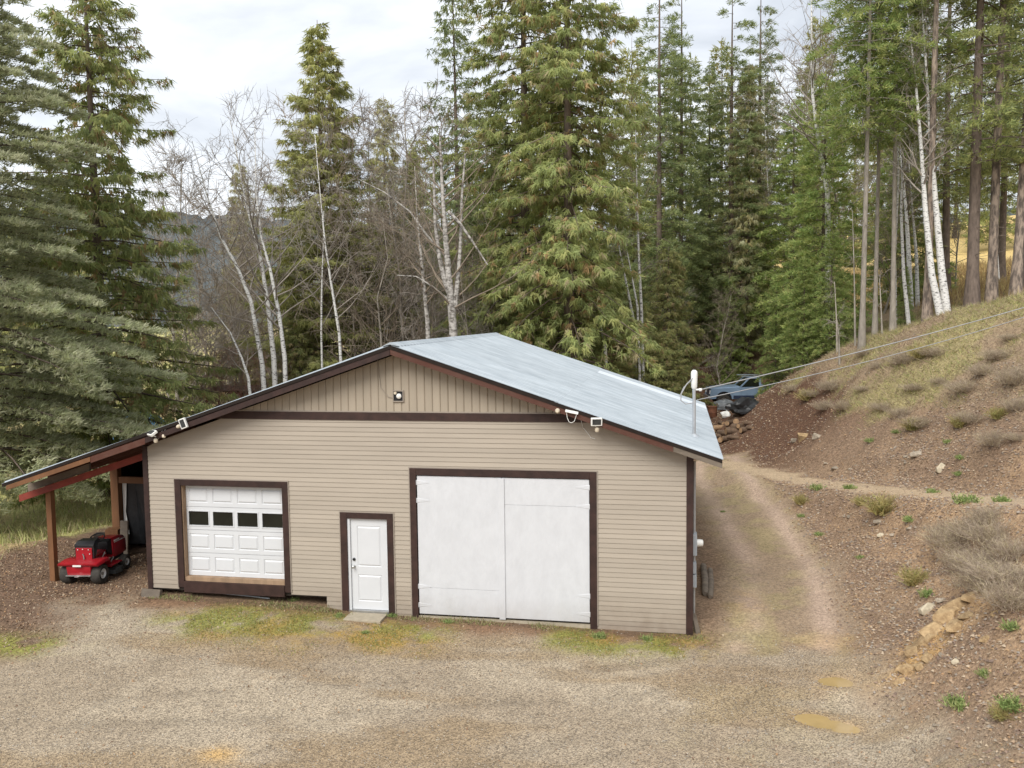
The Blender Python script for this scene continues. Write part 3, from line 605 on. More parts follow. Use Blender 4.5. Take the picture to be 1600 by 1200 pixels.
for k in range(6):
    yy = .9+k*1.25
    MB().poly([(x_, y_, roofz(x_)+d) for y_ in (yy, yy+.05) for x_ in (-7.8, XL-.01) for d in (-.21, -.022)], [(0, 2, 3, 1), (4, 5, 7, 6), (0, 1, 5, 4), (2, 6, 7, 3), (0, 4, 6, 2), (1, 3, 7, 5)]).build('rafter', M['redtrim'], lt)
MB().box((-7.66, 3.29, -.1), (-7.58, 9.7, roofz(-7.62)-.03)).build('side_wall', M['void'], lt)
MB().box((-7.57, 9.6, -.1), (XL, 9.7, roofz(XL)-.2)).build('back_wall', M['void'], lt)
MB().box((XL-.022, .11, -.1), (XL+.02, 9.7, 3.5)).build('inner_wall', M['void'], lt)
m = MB()   # black plastic hanging in the opening
for k in range(9):
    xa, xb = -7.45+k*.3, -7.15+k*.3
    if xb > XL: break
    m.poly([(xa, 3.3+.03*(k % 2), 2.0), (xb, 3.3+.03*((k+1) % 2), 2.0), (xb+.02, 3.34+.09*((k+1) % 2), .3), (xa+.02, 3.34+.09*(k % 2), .3)], [(0, 1, 2, 3)])
m.build('black_plastic_curtain', M['tarp'], lt)
MB().poly([(-7.47, 3.26, 1.98), (-7.36, 3.28, 1.98), (-7.42, 3.29, 1.2), (-7.34, 3.28, .6), (-7.47, 3.26, .5), (-7.47, 3.25, 1.98), (-7.36, 3.27, 1.98), (-7.42, 3.28, 1.2), (-7.34, 3.27, .6), (-7.47, 3.25, .5)], [(0, 1, 2, 3, 4), (9, 8, 7, 6, 5)]).build('white_plastic_edge', M['plastic'], lt)

# ------------------------------------------------------------------ things fixed to or beside the garage
def floodlight(loc, rz, tilt, label, solar=False):
    e = empty('floodlight', loc, rz, label, 'light')
    m = MB().box((-.11, -.03, -.08), (.11, .03, .08)); h = m.build('housing', M['plastic'], e, .012); h.rotation_euler = (tilt, 0, 0)
    g = MB().box((-.085, -.034, -.055), (.085, -.029, .055)).build('lens', M['deck'], h)
    MB().tube([(0, .02, -.05), (0, .1, -.10), (.02, .13, -.12)], .014, 6).build('bracket', M['plastic'], e)
    MB().lathe([(.03, -.05), (.045, -.02), (.045, .02), (.02, .045)], (.02, .06, -.16), 'z', 12).build('sensor', M['cream'], e, smooth=True)
    return e
p = at_y(238, 677, -.5); floodlight(tuple(p), math.radians(-35), math.radians(-55), 'white floodlight tilted down on the eave above the lean-to corner')
p = at_y(286.5, 661.5, -.5); e = floodlight(tuple(p), math.radians(0), math.radians(5), 'white framed dark panel light on the rake above the sectional door'); e.rotation_euler = (0, math.radians(70), 0)
p = at_y(932, 659, -.5); floodlight(tuple(p), math.radians(15), math.radians(8), 'white square floodlight with sensor on the right rake above barn doors')
def solarpanel(p):
    e = empty('solar_panel', tuple(p), 0, 'small white edged solar panel clipped under the right rake with looped cord', 'solar panel')
    MB().poly([(-.12, -.03, .02), (.13, -.03, -.03), (.13, .10, .02), (-.12, .10, .07), (-.12, -.03, .0), (.13, -.03, -.05), (.13, .10, .0), (-.12, .10, .05)], [(0, 1, 2, 3), (7, 6, 5, 4), (0, 4, 5, 1), (1, 5, 6, 2), (2, 6, 7, 3), (3, 7, 4, 0)]).build('panel', M['plastic'], e)
    MB().tube([(-.10, -.0, .0), (-.085, .0, -.12), (-.05, 0, -.2), (.0, 0, -.215), (.05, 0, -.19), (.085, 0, -.1), (.10, 0, -.03)], .006, 5).build('cord', M['plastic'], e)
solarpanel(at_y(893, 643.5, -.5))
def wire(name, pts, label, r=.006, m='plastic', cat='wire'):
    o = MB().tube(pts, r, 5).build(name, M[m]); o['label'] = label; o['category'] = cat; return o
def fpts(*uv, y=-.03): return [tuple(at_y(u, v, y)) for u, v in uv]
wire('lamp_wire', fpts((908, 657), (911, 668), (915, 673), (920, 679), (923, 684), (930, 686)), 'thin white wire drooping from the right rake down the siding')
wire('vent_wire', fpts((590, 562), (592, 575), (593, 590), (595, 606), (600, 612), (606, 620), (614, 622)), 'thin pale wire running down the gable to the vent lamp', .007, 'channel')
e = empty('vent_lamp', (vx+.02, -.05, vz+.0), 0, 'small round white lamp mounted on the square gable vent', 'light')
MB().lathe([(.0, -.035), (.035, -.03), (.055, -.01), (.055, .01)], (0, 0, 0), 'y', 18).build('lamp_face', M['plastic'], e, smooth=True)
MB().lathe([(.028, -.03), (.032, .02)], (-.075, 0, .065), 'y', 12).build('sensor', M['cream'], e, smooth=True)
e = empty('bulb_socket', tuple(at_y(871, 642, -.47)), 0, 'round cream bulb socket under the rake where the brown band ends', 'light')
MB().lathe([(.03, -.03), (.05, 0), (.05, .03), (.03, .05)], (0, 0, 0), 'y', 14).build('socket', M['cream'], e, smooth=True)
MB().lathe([(.05, .0), (.055, .02)], (0, .05, 0), 'y', 14).build('base_plate', M['cream'], e)
e = empty('motion_sensor', tuple(at_y(256, 680, -.42)), 0, 'small cream motion sensor on wires beside the tilted floodlight', 'sensor')
MB().lathe([(.02, -.06), (.042, -.04), (.042, 0), (.018, .05)], (0, 0, 0), 'z', 12).build('head', M['cream'], e, smooth=True)
MB().tube([(0, 0, .04), (.03, .01, .12), (.12, .03, .17)], .008, 5).tube([(0, 0, .04), (-.06, .01, .10)], .008, 5).build('lead', M['plastic'], e)
# service mast
bx, by = 7.43, 1.5; rz_ = roofz(bx)+.03
e = empty('service_mast', (bx, by, rz_), 0, 'galvanised service mast with weatherhead rising through the roof edge', 'mast')
MB().tube([(0, 0, -.25), (0, 0, 1.12)], .036, 14).build('pipe', M['galv'], e, smooth=True)
MB().lathe([(.046, 1.02), (.062, 1.06), (.066, 1.16), (.070, 1.34), (.062, 1.39), (.03, 1.42)], (0, 0, 0), 'z', 14).build('weatherhead', M['plastic'], e, smooth=True)
MB().lathe([(.13, -.045), (.11, .0), (.055, .05), (.040, .06)], (0, 0, 0), 'z', 14).build('roof_flashing', M['galv'], e, smooth=True)
MB().tube([(-.03, -.05, 1.25), (-.16, -.08, 1.12), (-.27, -.1, .92), (-.28, -.1, .78), (-.18, -.08, .70), (-.03, -.04, .72)], .012, 6).tube([(-.03, -.03, 1.22), (-.22, -.02, 1.05), (-.30, 0, .85)], .010, 6).build('drip_loop', M['cable'], e)
MB().tube([(.03, 0, 1.0), (.11, 0, 1.0)], .02, 8).lathe([(.03, -.03), (.04, 0), (.03, .03)], (.13, 0, 1.0), 'z', 10).build('insulator', M['plastic'], e)
# cables up to the pole beyond the frame
def sagline(a, b, sag, n=24): return [(a[0]+(b[0]-a[0])*t, a[1]+(b[1]-a[1])*t, a[2]+(b[2]-a[2])*t-4*sag*t*(1-t)) for t in np.linspace(0, 1, n)]
a1 = (bx+.13, by, rz_+1.0); a2 = (bx+.06, by, rz_+.78)
b1_ = at_d(1760, 432, 24); b2_ = at_d(1760, 441, 24.2)
wire('service_cable', sagline(a1, b1_, .12), 'upper grey service cable from the roof mast up past the hillside', .013, 'cable', 'cable')
wire('service_cable', sagline(a2, b2_, .22), 'lower sagging grey cable from the roof mast up past the hillside', .010, 'cable', 'cable')
# electric gear on the right wall
e = empty('electric_meter', (XR+.02, .42, .3), 0, 'grey electric meter box with conduits on the right wall corner', 'meter')
MB().box((0, 0, 1.08), (.085, .26, 1.52)).build('meter_box', M['meter'], e, .006)
MB().lathe([(.075, .086), (.075, .13), (.068, .20), (.04, .215)], (0, .13, 1.32), 'x', 18).build('glass_dial', M['plastic'], e, smooth=True)
MB().tube([(.035, .13, 1.52), (.035, .13, 3.0)], .026, 10).build('conduit', M['galv'], e, smooth=True)
MB().tube([(.035, .13, -.45), (.035, .13, 1.08)], .022, 10).build('conduit', M['galv'], e, smooth=True)
MB().box((0, .02, .70), (.075, .24, .92)).build('switch_box', M['meter'], e, .005)
MB().box((0, .0, .42), (.08, .26, .68)).build('junction_box', M['meter'], e, .005)
gz = h1(7.55, .15)
o = MB().beam((7.50, .10, gz-.03), (7.40, .24, gz+.36), .10, .05).build('leaning_board', M['greywood'], None, .005); tag(o, 'short weathered board leaning at the right wall foot', 'board')
for k, (u, v, L, r) in enumerate([(1102, 932, 2.1, .085), (1110, 936, 2.0, .07)]):
    q = at_z(u, v, h1(7.75, 2)); g0 = h1(q[0], q[1])+r*.8; q2 = (q[0]+.02+.05*k, q[1]+L); g1 = h1(*q2)+r*.8
    o = MB().tube([(q[0], q[1], g0-.01), (q[0]*.99+.01*q2[0], q[1]+.06, g0), ((q[0]+q2[0])/2+.02, (q[1]+q2[1])/2, (g0+g1)/2), (q2[0], q2[1], g1)], [r*.6, r*.95, r, r*.9], 12).build('fence_post', M['greywood'], None, smooth=True)
    tag(o, ['thicker grey log post lying beside the right wall', 'thinner grey log post lying on the driveway side of another'][k], 'log')
gz = h1(.68, -.3)
o = MB().box((.2, -.52, gz-.06), (1.02, -.055, gz+.035)).build('doorstep', M['conc'], None, .012); tag(o, 'pale concrete doorstep slab below the white entry door', 'doorstep')
q = at_z(242, 936, .03); gz = h1(q[0], -.2)
o = MB().box((-.24, -.04, 0), (.24, .05, .19)).build('wood_block', M['greywood'], None, .01); o.location = (q[0], -.16, gz-.02); o.rotation_euler = (math.radians(-18), 0, math.radians(-4)); tag(o, 'weathered wooden block leaning under the left wall corner', 'block')
o = MB().tube([(-3.1, .15, h1(-3, 0)+.08), (-2.2, .12, h1(-2.2, 0)+.06), (-1.75, .1, h1(-1.75, 0)+.05)], .014, 6).build('metal_pipe', M['meter']); tag(o, 'thin grey pipe lying under the sectional door', 'pipe')
# under the lean-to
gz = h1(-6.3, 2.9)
for k in range(3):
    e = empty('window_frame', (-6.02+.19*k, 2.86-.05*k, gz), math.radians(6), 'aluminium window frame leaning under the lean-to', 'window frame', 'aluminium frames leaning under the lean-to')
    e.rotation_euler = (math.radians(-12), math.radians(-14), math.radians(8))
    MB().box((0, 0, 0), (.035, .04, .95)).box((.13, 0, 0), (.165, .04, .95)).box((.036, 0, 0), (.129, .04, .035)).box((.036, 0, .915), (.129, .04, .95)).build('frame_rails', M['alu'], e)
    MB().box((.036, .015, .036), (.129, .022, .914)).build('pane', M['glass'], e)
o = MB().box((-5.75, 2.55, gz+.01), (-5.15, 2.85, gz+.07)).build('metal_tray', M['alu'], None, .01); tag(o, 'flat metal tray lying by the leaning window frames', 'tray')
for k, (x_, y_, w_, h_, d_, lab) in enumerate([(-7.15, 2.75, .22, .95, .06, 'dark plank standing upright beside the lean-to inner post'), (-7.5, 2.85, .34, .68, .3, 'short wooden stump block behind the mower seat'), (-7.85, 2.8, .3, .5, .3, 'low dark crate behind the mower by the open side')]):
    g0 = h1(x_, y_); o = MB().box((-w_/2, -d_/2, 0), (w_/2, d_/2, h_)).build(['plank', 'wood_stump', 'crate'][k], [M['greywood'], M['cedar'], M['void']][k], None, .012); o.location = (x_, y_, g0-.02); o.rotation_euler = (math.radians(-4*(k == 0)), 0, .2*k); tag(o, lab, ['plank', 'stump', 'crate'][k])
# ------------------------------------------------------------------ riding mower (local: +y forward)
def wheel(parent, c, R, W, r_rim, side, name='wheel', tread=True):
    e = empty(name, (0, 0, 0)); e.parent = parent
    h = W/2
    MB().lathe([(r_rim, -h*.8), (R*.86, -h), (R*.97, -h*.72), (R, -h*.3), (R, h*.3), (R*.97, h*.72), (R*.86, h), (r_rim, h*.8), (r_rim, -h*.8)], c, 'x', 28, False).build('tyre', M['tyre'], e, smooth=True)
    s = side
    MB().lathe([(.03, h*.55*s), (r_rim*.5, h*.45*s), (r_rim*.85, h*.5*s), (r_rim*.98, h*.86*s), (r_rim*1.02, h*.82*s), (r_rim*.9, h*.2*s)], c, 'x', 24).build('rim', M['rim'], e, smooth=True)
    MB().lathe([(.035, h*.3*s), (.035, h*.75*s), (.02, h*.8*s)], c, 'x', 12).build('hub', M['steel'], e, smooth=True)
    return e
mx_, my_ = -6.72, .62
mz = (h1(-6.32, .66)+h1(-7.13, .53))/2
MW = empty('riding_mower', (mx_, my_, mz-.005), math.radians(7), 'red riding lawn mower parked under the lean-to', 'mower')
MW.rotation_euler = (math.radians(0), 0, math.radians(7))
wheel(MW, (.37, 0, .235), .235, .24, .115, 1); wheel(MW, (-.37, 0, .235), .235, .24, .115, -1)
wheel(MW, (.36, 1.18, .185), .185, .17, .09, 1, 'front_wheel'); wheel(MW, (-.36, 1.18, .185), .185, .17, .09, -1, 'front_wheel')
MB().loft([[(-.28, -.22, .24), (.28, -.22, .24), (.30, -.24, .47), (-.30, -.24, .47)], [(-.26, .2, .24), (.26, .2, .24), (.28, .2, .47), (-.28, .2, .47)]]).build('rear_body', M['red'], MW, .02, True)
# fender deck with rolled edge
MB().loft([[(-.50, -.26, .475), (.50, -.26, .475), (.47, -.30, .535), (-.47, -.30, .535)], [(-.52, .0, .50), (.52, .0, .50), (.47, .0, .575), (-.47, .0, .575)], [(-.50, .28, .49), (.50, .28, .49), (.46, .28, .56), (-.46, .28, .56)], [(-.44, .42, .33), (.44, .42, .33), (.43, .44, .37), (-.43, .44, .37)]]).build('fender_deck', M['red'], MW, .018, True)
MB().box((-.10, -.302, .475), (.10, -.288, .515)).build('rear_decal', M['plastic'], MW)
MB().box((-.30, -.27, .235), (.30, -.225, .262)).box((-.05, -.34, .236), (.05, -.27, .25)).build('hitch_plate', M['steel'], MW, .004)
MB().box((-.43, .42, .27), (.43, .95, .30)).build('footrest', M['red'], MW, .01)
MB().loft([[(-.15, .40, .30), (.15, .40, .30), (.13, .40, .56), (-.13, .40, .56)], [(-.15, .75, .30), (.15, .75, .30), (.15, .75, .62), (-.15, .75, .62)]]).build('centre_tunnel', M['red'], MW, .02, True)
# tipped-forward seat: red base plate faces back, black cushion curves over it
st = empty('seat', (0, 0, 0)); st.parent = MW
MB().box((-.20, .02, .57), (.20, .045, .84)).build('seat_plate', M['red'], st, .012)
for k, (a, b) in enumerate([(-.14, .80), (-.02, .81), (.12, .80), (.15, .70)]): MB().lathe([(.012, -.008), (.010, 0)], (a, .014, b), 'y', 8).build('bolt', M['plastic'], st)
MB().loft([[(-.23, .05, .58), (.23, .05, .58), (.24, .12, .58), (-.24, .12, .58)], [(-.24, .05, .78), (.24, .05, .78), (.25, .17, .74), (-.25, .17, .74)], [(-.24, .03, .90), (.24, .03, .90), (.25, .22, .80), (-.25, .22, .80)], [(-.22, .14, .985), (.22, .14, .985), (.22, .26, .87), (-.22, .26, .87)], [(-.19, .32, 1.00), (.19, .32, 1.00), (.20, .36, .90), (-.20, .36, .90)], [(-.15, .46, .95), (.15, .46, .95), (.15, .46, .90), (-.15, .46, .90)]]).build('seat_cushion', M['blackvinyl'], st, .025, True)
MB().tube([(.02, -.02, .58), (.01, -.01, .66), (-.02, -.0, .70)], .014, 6).build('latch', M['steel'], st)
# dash, steering wheel, hood
MB().loft([[(-.19, .72, .55), (.19, .72, .55), (.19, .72, .80), (-.19, .72, .80)], [(-.24, .86, .45), (.24, .86, .45), (.22, .86, .86), (-.22, .86, .86)]]).build('dash', M['black'], MW, .02, True)
MB().loft([[(-.25, .865, .38), (.25, .865, .38), (.25, .865, .72), (.20, .865, .86), (-.20, .865, .86), (-.25, .865, .72)], [(-.26, 1.2, .38), (.26, 1.2, .38), (.26, 1.2, .72), (.20, 1.2, .85), (-.20, 1.2, .85), (-.26, 1.2, .72)], [(-.24, 1.5, .38), (.24, 1.5, .38), (.24, 1.5, .68), (.18, 1.5, .79), (-.18, 1.5, .79), (-.24, 1.5, .68)], [(-.21, 1.58, .40), (.21, 1.58, .40), (.20, 1.58, .64), (.15, 1.58, .72), (-.15, 1.58, .72), (-.20, 1.58, .64)]]).build('hood', M['red'], MW, .02, True)
MB().box((.2565, .92, .735), (.262, 1.48, .752)).box((.2565, .92, .765), (.262, 1.16, .80)).build('hood_decal', M['plastic'], MW)
ring = [(.17*math.cos(t), .17*math.sin(t)*.9, .17*math.sin(t)*.45) for t in np.linspace(0, 2*math.pi, 25)]
sw = MB().tube([(a, .62+b, .93+c) for a, b, c in ring], .016, 8, False); sw.beam((-.16, .62, .93), (.16, .62, .93), .03, .015); sw.tube([(0, .62, .93), (0, .78, .78)], .02, 8); sw.build('steering_wheel', M['black'], MW, smooth=True)
MB().tube([(.30, .30, .55), (.33, .36, .66)], .012, 6).tube([(-.33, .1, .56), (-.35, .02, .68)], .010, 6).tube([(.30, .62, .30), (.34, .72, .44)], .014, 6).build('levers', M['steel'], MW)
MB().loft([[(-.50, .40, .10), (.55, .40, .10), (.52, .42, .20), (-.48, .42, .20)], [(-.54, .65, .09), (.60, .65, .09), (.56, .65, .22), (-.50, .65, .22)], [(-.46, .92, .10), (.50, .92, .10), (.46, .90, .19), (-.42, .90, .19)]]).build('mower_deck', M['deck'], MW, .02, True)
MB().beam((-.36, 1.18, .19), (.36, 1.18, .19), .05, .05).beam((-.37, 0, .235), (.37, 0, .235), .06, .06).beam((-.2, .2, .33), (-.2, 1.4, .33), .05, .08).beam((.2, .2, .33), (.2, 1.4, .33), .05, .08).build('chassis', M['deck'], MW)

# ------------------------------------------------------------------ old blue pickup on the pad behind (local: +x forward)
tp = at_z(1128, 633, .9)
tz = h1(tp[0]+1.2, tp[1]+.6)
TK = empty('pickup_truck', (tp[0], tp[1]+.9, h1(tp[0]+.5, tp[1]+.5)+.03), math.radians(180-9), 'faded blue old pickup truck half hidden behind fir branches', 'truck')
TK.rotation_euler = (0, 0, math.radians(180+7))
# front axle at x=0, nose at +.85, tail at -4.3 ; near side is -y after rotation -> y=+.95 faces the camera
for xx, nm in ((0, 'wheel'), (-3.35, 'wheel')):
    for s in (1, -1):
        e = empty('wheel', (0, 0, 0)); e.parent = TK
        MB().lathe([(.2, -.11), (.36, -.13), (.39, -.07), (.39, .07), (.36, .13), (.2, .11), (.2, -.11)], (xx, s*.82, .39), 'y', 26, False).build('tyre', M['tyre'], e, smooth=True)
        MB().lathe([(.04, s*.08), (.12, s*.09), (.19, s*.11), (.205, s*.09)], (xx, s*.82, .39), 'y', 20).build('rim', M['steel'], e, smooth=True)
def arch(x0, x1, cx, zt, zb, r=.47, n=9):     # side profile with wheel arch
    pts = [(x0, zb), (cx-r, zb)]
    for k in range(n+1):
        a = math.pi-math.pi*k/n; pts.append((cx+r*math.cos(a), zb+.02+r*.92*math.sin(a)))
    return pts+[(x1, zb)]
low = arch(-1.0, .80, 0, 1, .52)+[(.82, .80), (.78, 1.08), (.72, 1.13), (-.95, 1.22), (-1.0, 1.22)]
def sidepanel(prof, y, w, nm, m): MB().loft([[(a, y-w, b) for a, b in prof], [(a, y+w, b) for a, b in prof]]).build(nm, m, TK)
for s in (1, -1): sidepanel(low, s*.93, .03, 'front_fender', M['bluepaint'])
MB().loft([[(.76, -.90, 1.09), (.76, .90, 1.09), (.72, .90, 1.13), (.72, -.90, 1.13)], [(.1, -.92, 1.14), (.1, .92, 1.14), (.1, .88, 1.21), (.1, -.88, 1.21)], [(-.95, -.92, 1.19), (-.95, .92, 1.19), (-.95, .88, 1.26), (-.95, -.88, 1.26)]]).build('hood', M['bluepaint'], TK, .02, True)
MB().box((.70, -.62, .72), (.80, .62, 1.07)).build('grille', M['navy'], TK, .01)
for s in (1, -1): MB().box((.74, s*.65-.13*(s < 0), .80), (.825, s*.65+.13+(-.0 if s > 0 else -.0), 1.02)).build('headlight', M['plastic'], TK, .02)
MB().box((.78, -.95, .50), (.93, .95, .70)).build('front_bumper', M['steel'], TK, .02)
door = [(-2.15, .52), (-1.01, .52), (-1.01, 1.22), (-2.15, 1.24)]
for s in (1, -1):
    sidepanel(door, s*.935, .03, 'door', M['bluepaint']); MB().box((-2.08, s*.968-.006, 1.08), (-1.9, s*.968+.006, 1.12)).build('door_handle', M['steel'], TK)
    MB().box((-2.14, s*.968-.004, .54), (-.55, s*.968+.004, .73)).build('lower_stripe', M['navy'], TK)
bed = [(-4.35, .60)]+arch(-4.35, -2.16, -3.35, 1, .54)[1:]+[(-2.16, 1.24), (-4.35, 1.24)]
for s in (1, -1): sidepanel(bed, s*.93, .03, 'bed_side', M['bluepaint'])
MB().box((-4.36, -.90, .6), (-4.30, .90, 1.22)).box((-2.24, -.90, .6), (-2.19, .90, 1.22)).box((-4.3, -.9, .6), (-2.24, .9, .65)).build('bed', M['navy'], TK)
MB().box((-2.1, -.89, .5), (.7, .89, 1.05)).build('floor_pan', M['black'], TK)
MB().loft([[(-1.50, -.80, 1.72), (-1.50, .80, 1.72), (-1.50, .76, 1.78), (-1.50, -.76, 1.78)], [(-2.12, -.80, 1.72), (-2.12, .80, 1.72), (-2.12, .76, 1.79), (-2.12, -.76, 1.79)]]).build('cab_roof', M['bluepaint'], TK, .02, True)
for s in (1, -1):
    MB().beam((-.98, s*.90, 1.24), (-1.50, s*.78, 1.73), .07, .06).build('windscreen_pillar', M['bluepaint'], TK); MB().beam((-2.12, s*.92, 1.24), (-2.12, s*.79, 1.74), .12, .06, (0, 1, 0)).build('rear_pillar', M['bluepaint'], TK)
    MB().poly([(-1.1, s*.90, 1.25), (-2.06, s*.90, 1.25), (-2.06, s*.80, 1.72), (-1.55, s*.80, 1.72), (-1.1, s*.89, 1.25), (-2.06, s*.89, 1.25), (-2.06, s*.79, 1.72), (-1.55, s*.79, 1.72)], [(0, 1, 2, 3), (7, 6, 5, 4)]).build('side_window', M['glass'], TK)
MB().poly([(-1.0, -.86, 1.25), (-1.0, .86, 1.25), (-1.49, .76, 1.72), (-1.49, -.76, 1.72), (-1.02, -.86, 1.24), (-1.02, .86, 1.24), (-1.51, .76, 1.71), (-1.51, -.76, 1.71)], [(0, 1, 2, 3), (7, 6, 5, 4)]).build('windscreen', M['glass'], TK)
MB().box((-3.6, -.75, 1.83), (-1.05, -.70, 1.88)).box((-3.6, .70, 1.83), (-1.05, .75, 1.88)).box((-1.4, -.7, 1.84), (-1.34, .7, 1.87)).box((-2.0, -.7, 1.84), (-1.94, .7, 1.87)).build('roof_rack', M['alu'], TK)

# ------------------------------------------------------------------ clutter below the truck
def lump(seed, sx, sy, sz, sub=3, rough=.35, flat=.0):
    bm = bmesh.new(); bmesh.ops.create_icosphere(bm, subdivisions=sub, radius=1)
    rng = np.random.default_rng(seed); o = rng.random(3)*50
    from mathutils import noise
    for v in bm.verts:
        n = noise.noise(v.co*1.3+Vector(o))*rough+noise.noise(v.co*3.1+Vector(o))*rough*.4+abs(noise.noise(v.co*6+Vector(o)))*rough*.3+noise.noise(v.co*13+Vector(o))*rough*.12
        v.co = v.co*(1+n); v.co.x *= sx; v.co.y *= sy; v.co.z *= sz
        if v.co.z < -sz*.5: v.co.z = -sz*.5
    me = bpy.data.meshes.new('lump'); bm.to_mesh(me); bm.free(); return me
def hullrock(seed, sx, sy, sz, n=15):
    r = np.random.default_rng(seed); bm = bmesh.new(); P = unit_(r.normal(size=(n, 3)))*r.uniform(.75, 1.1, (n, 1))
    for q in P: bm.verts.new((q[0]*sx, q[1]*sy, max(q[2], -.6)*sz))
    h = bmesh.ops.convex_hull(bm, input=bm.verts); bmesh.ops.delete(bm, geom=[g for g in h['geom_interior'] if isinstance(g, bmesh.types.BMVert)], context='VERTS')
    bmesh.ops.bevel(bm, geom=list(bm.edges), offset=.03*sx, segments=1, affect='EDGES', clamp_overlap=True)
    me = bpy.data.meshes.new('rock'); bm.to_mesh(me); bm.free(); return me
def unit_(a): return a/np.linalg.norm(a, axis=-1, keepdims=True)
def gpt(u, v, z0=.6):
    """ground point under a pixel, by marching the ray onto the terrain"""
    d = ray(u, v); t = 9.0; prev = 9.0
    ts = np.arange(9, 110, .1); P = CAM[None]+d[None]*ts[:, None]; g = P[:, 2]-hz(P[:, 0], P[:, 1]); k = np.argmax(g < 0)
    if g[k] >= 0: return at_z(u, v, z0)
    return np.array([P[k, 0], P[k, 1], hz(P[k:k+1, 0], P[k:k+1, 1])[0]])
def place_lump(name, u, v, s, m, label, cat, seed, rough=.35, group=None, rz=0, sub=3):
    p = gpt(u, v); o = link(name, lump(seed, *s, sub=sub, rough=rough), M[m]); o.location = (p[0], p[1], p[2]+s[2]*.30); o.rotation_euler = (0, 0, rz)
    return tag(o, label, cat, group)
place_lump('tarp_heap', 1164, 643, (.85, .5, .45), 'tarp', 'black plastic tarp bundle lying in front of the pickup', 'tarp', 3, .5, rz=.5)
place_lump('tarp_heap', 1130, 640, (.7, .45, .36), 'greytarp', 'crumpled grey plastic sheet heaped below the pickup wheel', 'tarp', 6, .6)
place_lump('bucket_heap', 1134, 652, (.24, .2, .22), 'plastic', 'white plastic scrap below the grey sheet', 'scrap', 8, .5, sub=2)
p = gpt(1113, 652); e = empty('steel_drum', tuple(p), 0, 'small rusty drum standing beside the roof corner below the pickup', 'drum')
MB().lathe([(.24, 0), (.25, .02), (.25, .24), (.26, .26), (.25, .28), (.25, .54), (.26, .56), (.24, .58)], (0, 0, 0), 'z', 18).build('shell', M['barrel'], e, smooth=True)
MB().lathe([(.23, .565), (.23, .572)], (0, 0, 0), 'z', 18).build('lid', M['greytarp'], e)
rng = random.Random(5)
LOGS = [(1122, 672, .75, .13, 40, 1), (1131, 680, .8, .12, -55, 0), (1142, 678, .5, .17, 15, 0), (1128, 690, .6, .12, 70, 1), (1152, 673, .5, .15, -20, 0), (1140, 664, .55, .12, 60, 0), (1163, 676, .4, .13, 30, 0), (1119, 684, .6, .11, 10, 0), (1150, 662, .45, .14, 85, 0), (1136, 690, .5, .12, 20, 1), (1146, 687, .6, .10, -35, 0), (1158, 668, .45, .11, 50, 0), (1127, 664, .5, .10, -70, 0), (1168, 664, .4, .10, 5, 0), (1116, 676, .5, .09, 80, 0), (1172, 672, .35, .10, -50, 0)]
for k, (u, v, L, r, ang, fresh) in enumerate(LOGS):
    p = gpt(u, v); e = empty('firewood_log', (p[0], p[1], p[2]+r*.75), math.radians(ang), 'cut firewood log in the loose heap below the pickup', 'log', 'firewood heap below the pickup')
    nb = [(-L/2, 0, 0), (-L/4, .01, .01), (L/4, -.01, .01), (L/2, 0, 0)]
    MB().tube(nb, [r, r*1.03, r*.97, r*.95], 11, False).build('bark', M['logend'] if k in (0, 3) else M['logm'], e, smooth=True)
    MB().lathe([(r*.3, -L/2), (r*.99, -L/2+.004)], (0, 0, 0), 'x', 11).build('cut_end', M['logend'], e); MB().lathe([(r*.94, L/2-.004), (r*.3, L/2)], (0, 0, 0), 'x', 11).build('cut_end', M['logend'], e)
# ------------------------------------------------------------------ red steel rack and blue tarp seen through the trees on the left
rp = at_d(385, 600, 40); gz = h1(rp[0], rp[1])
e = empty('red_steel_rack', (rp[0], rp[1], gz), math.radians(8), 'red steel frame rack with dark cover behind the birch clump', 'rack')
m = MB()
for x_ in (-1.6, 0, 1.6):
    for y_ in (-.7, .7): m.beam((x_, y_, 0), (x_, y_, 3.2), .09, .09, (0, 1, 0))
m.build('uprights', M['redboard'], e)
m = MB()
for y_ in (-.7, .7):
    for z_ in (.9, 2.0, 3.2): m.beam((-1.7, y_, z_), (1.7, y_, z_), .07, .12)
m.beam((-1.6, -.7, .1), (0, -.7, 1.9), .05, .06).beam((1.6, -.7, .1), (0, -.7, 1.9), .05, .06).build('rails', M['redboard'], e)
MB().box((-1.5, -.55, .05), (1.5, .6, 2.6)).build('dark_cover', M['tarp'], e, .08)
MB().loft([[(-1.9, -1.0, 3.28), (1.9, -1.0, 3.28), (1.9, -1.0, 3.34), (-1.9, -1.0, 3.34)], [(-1.9, 1.0, 3.38), (1.9, 1.0, 3.38), (1.9, 1.0, 3.44), (-1.9, 1.0, 3.44)]]).build('roof_sheet', M['redtrim'], e)
bp = at_d(215, 600, 41); o = link('tarp_covered_pile', lump(12, 1.6, 1.0, 1.7, 3, .25), M['bluetarp']); o.location = (bp[0], bp[1], h1(bp[0], bp[1])+.8); tag(o, 'blue tarp covered pile glimpsed behind the left cedar', 'tarp')
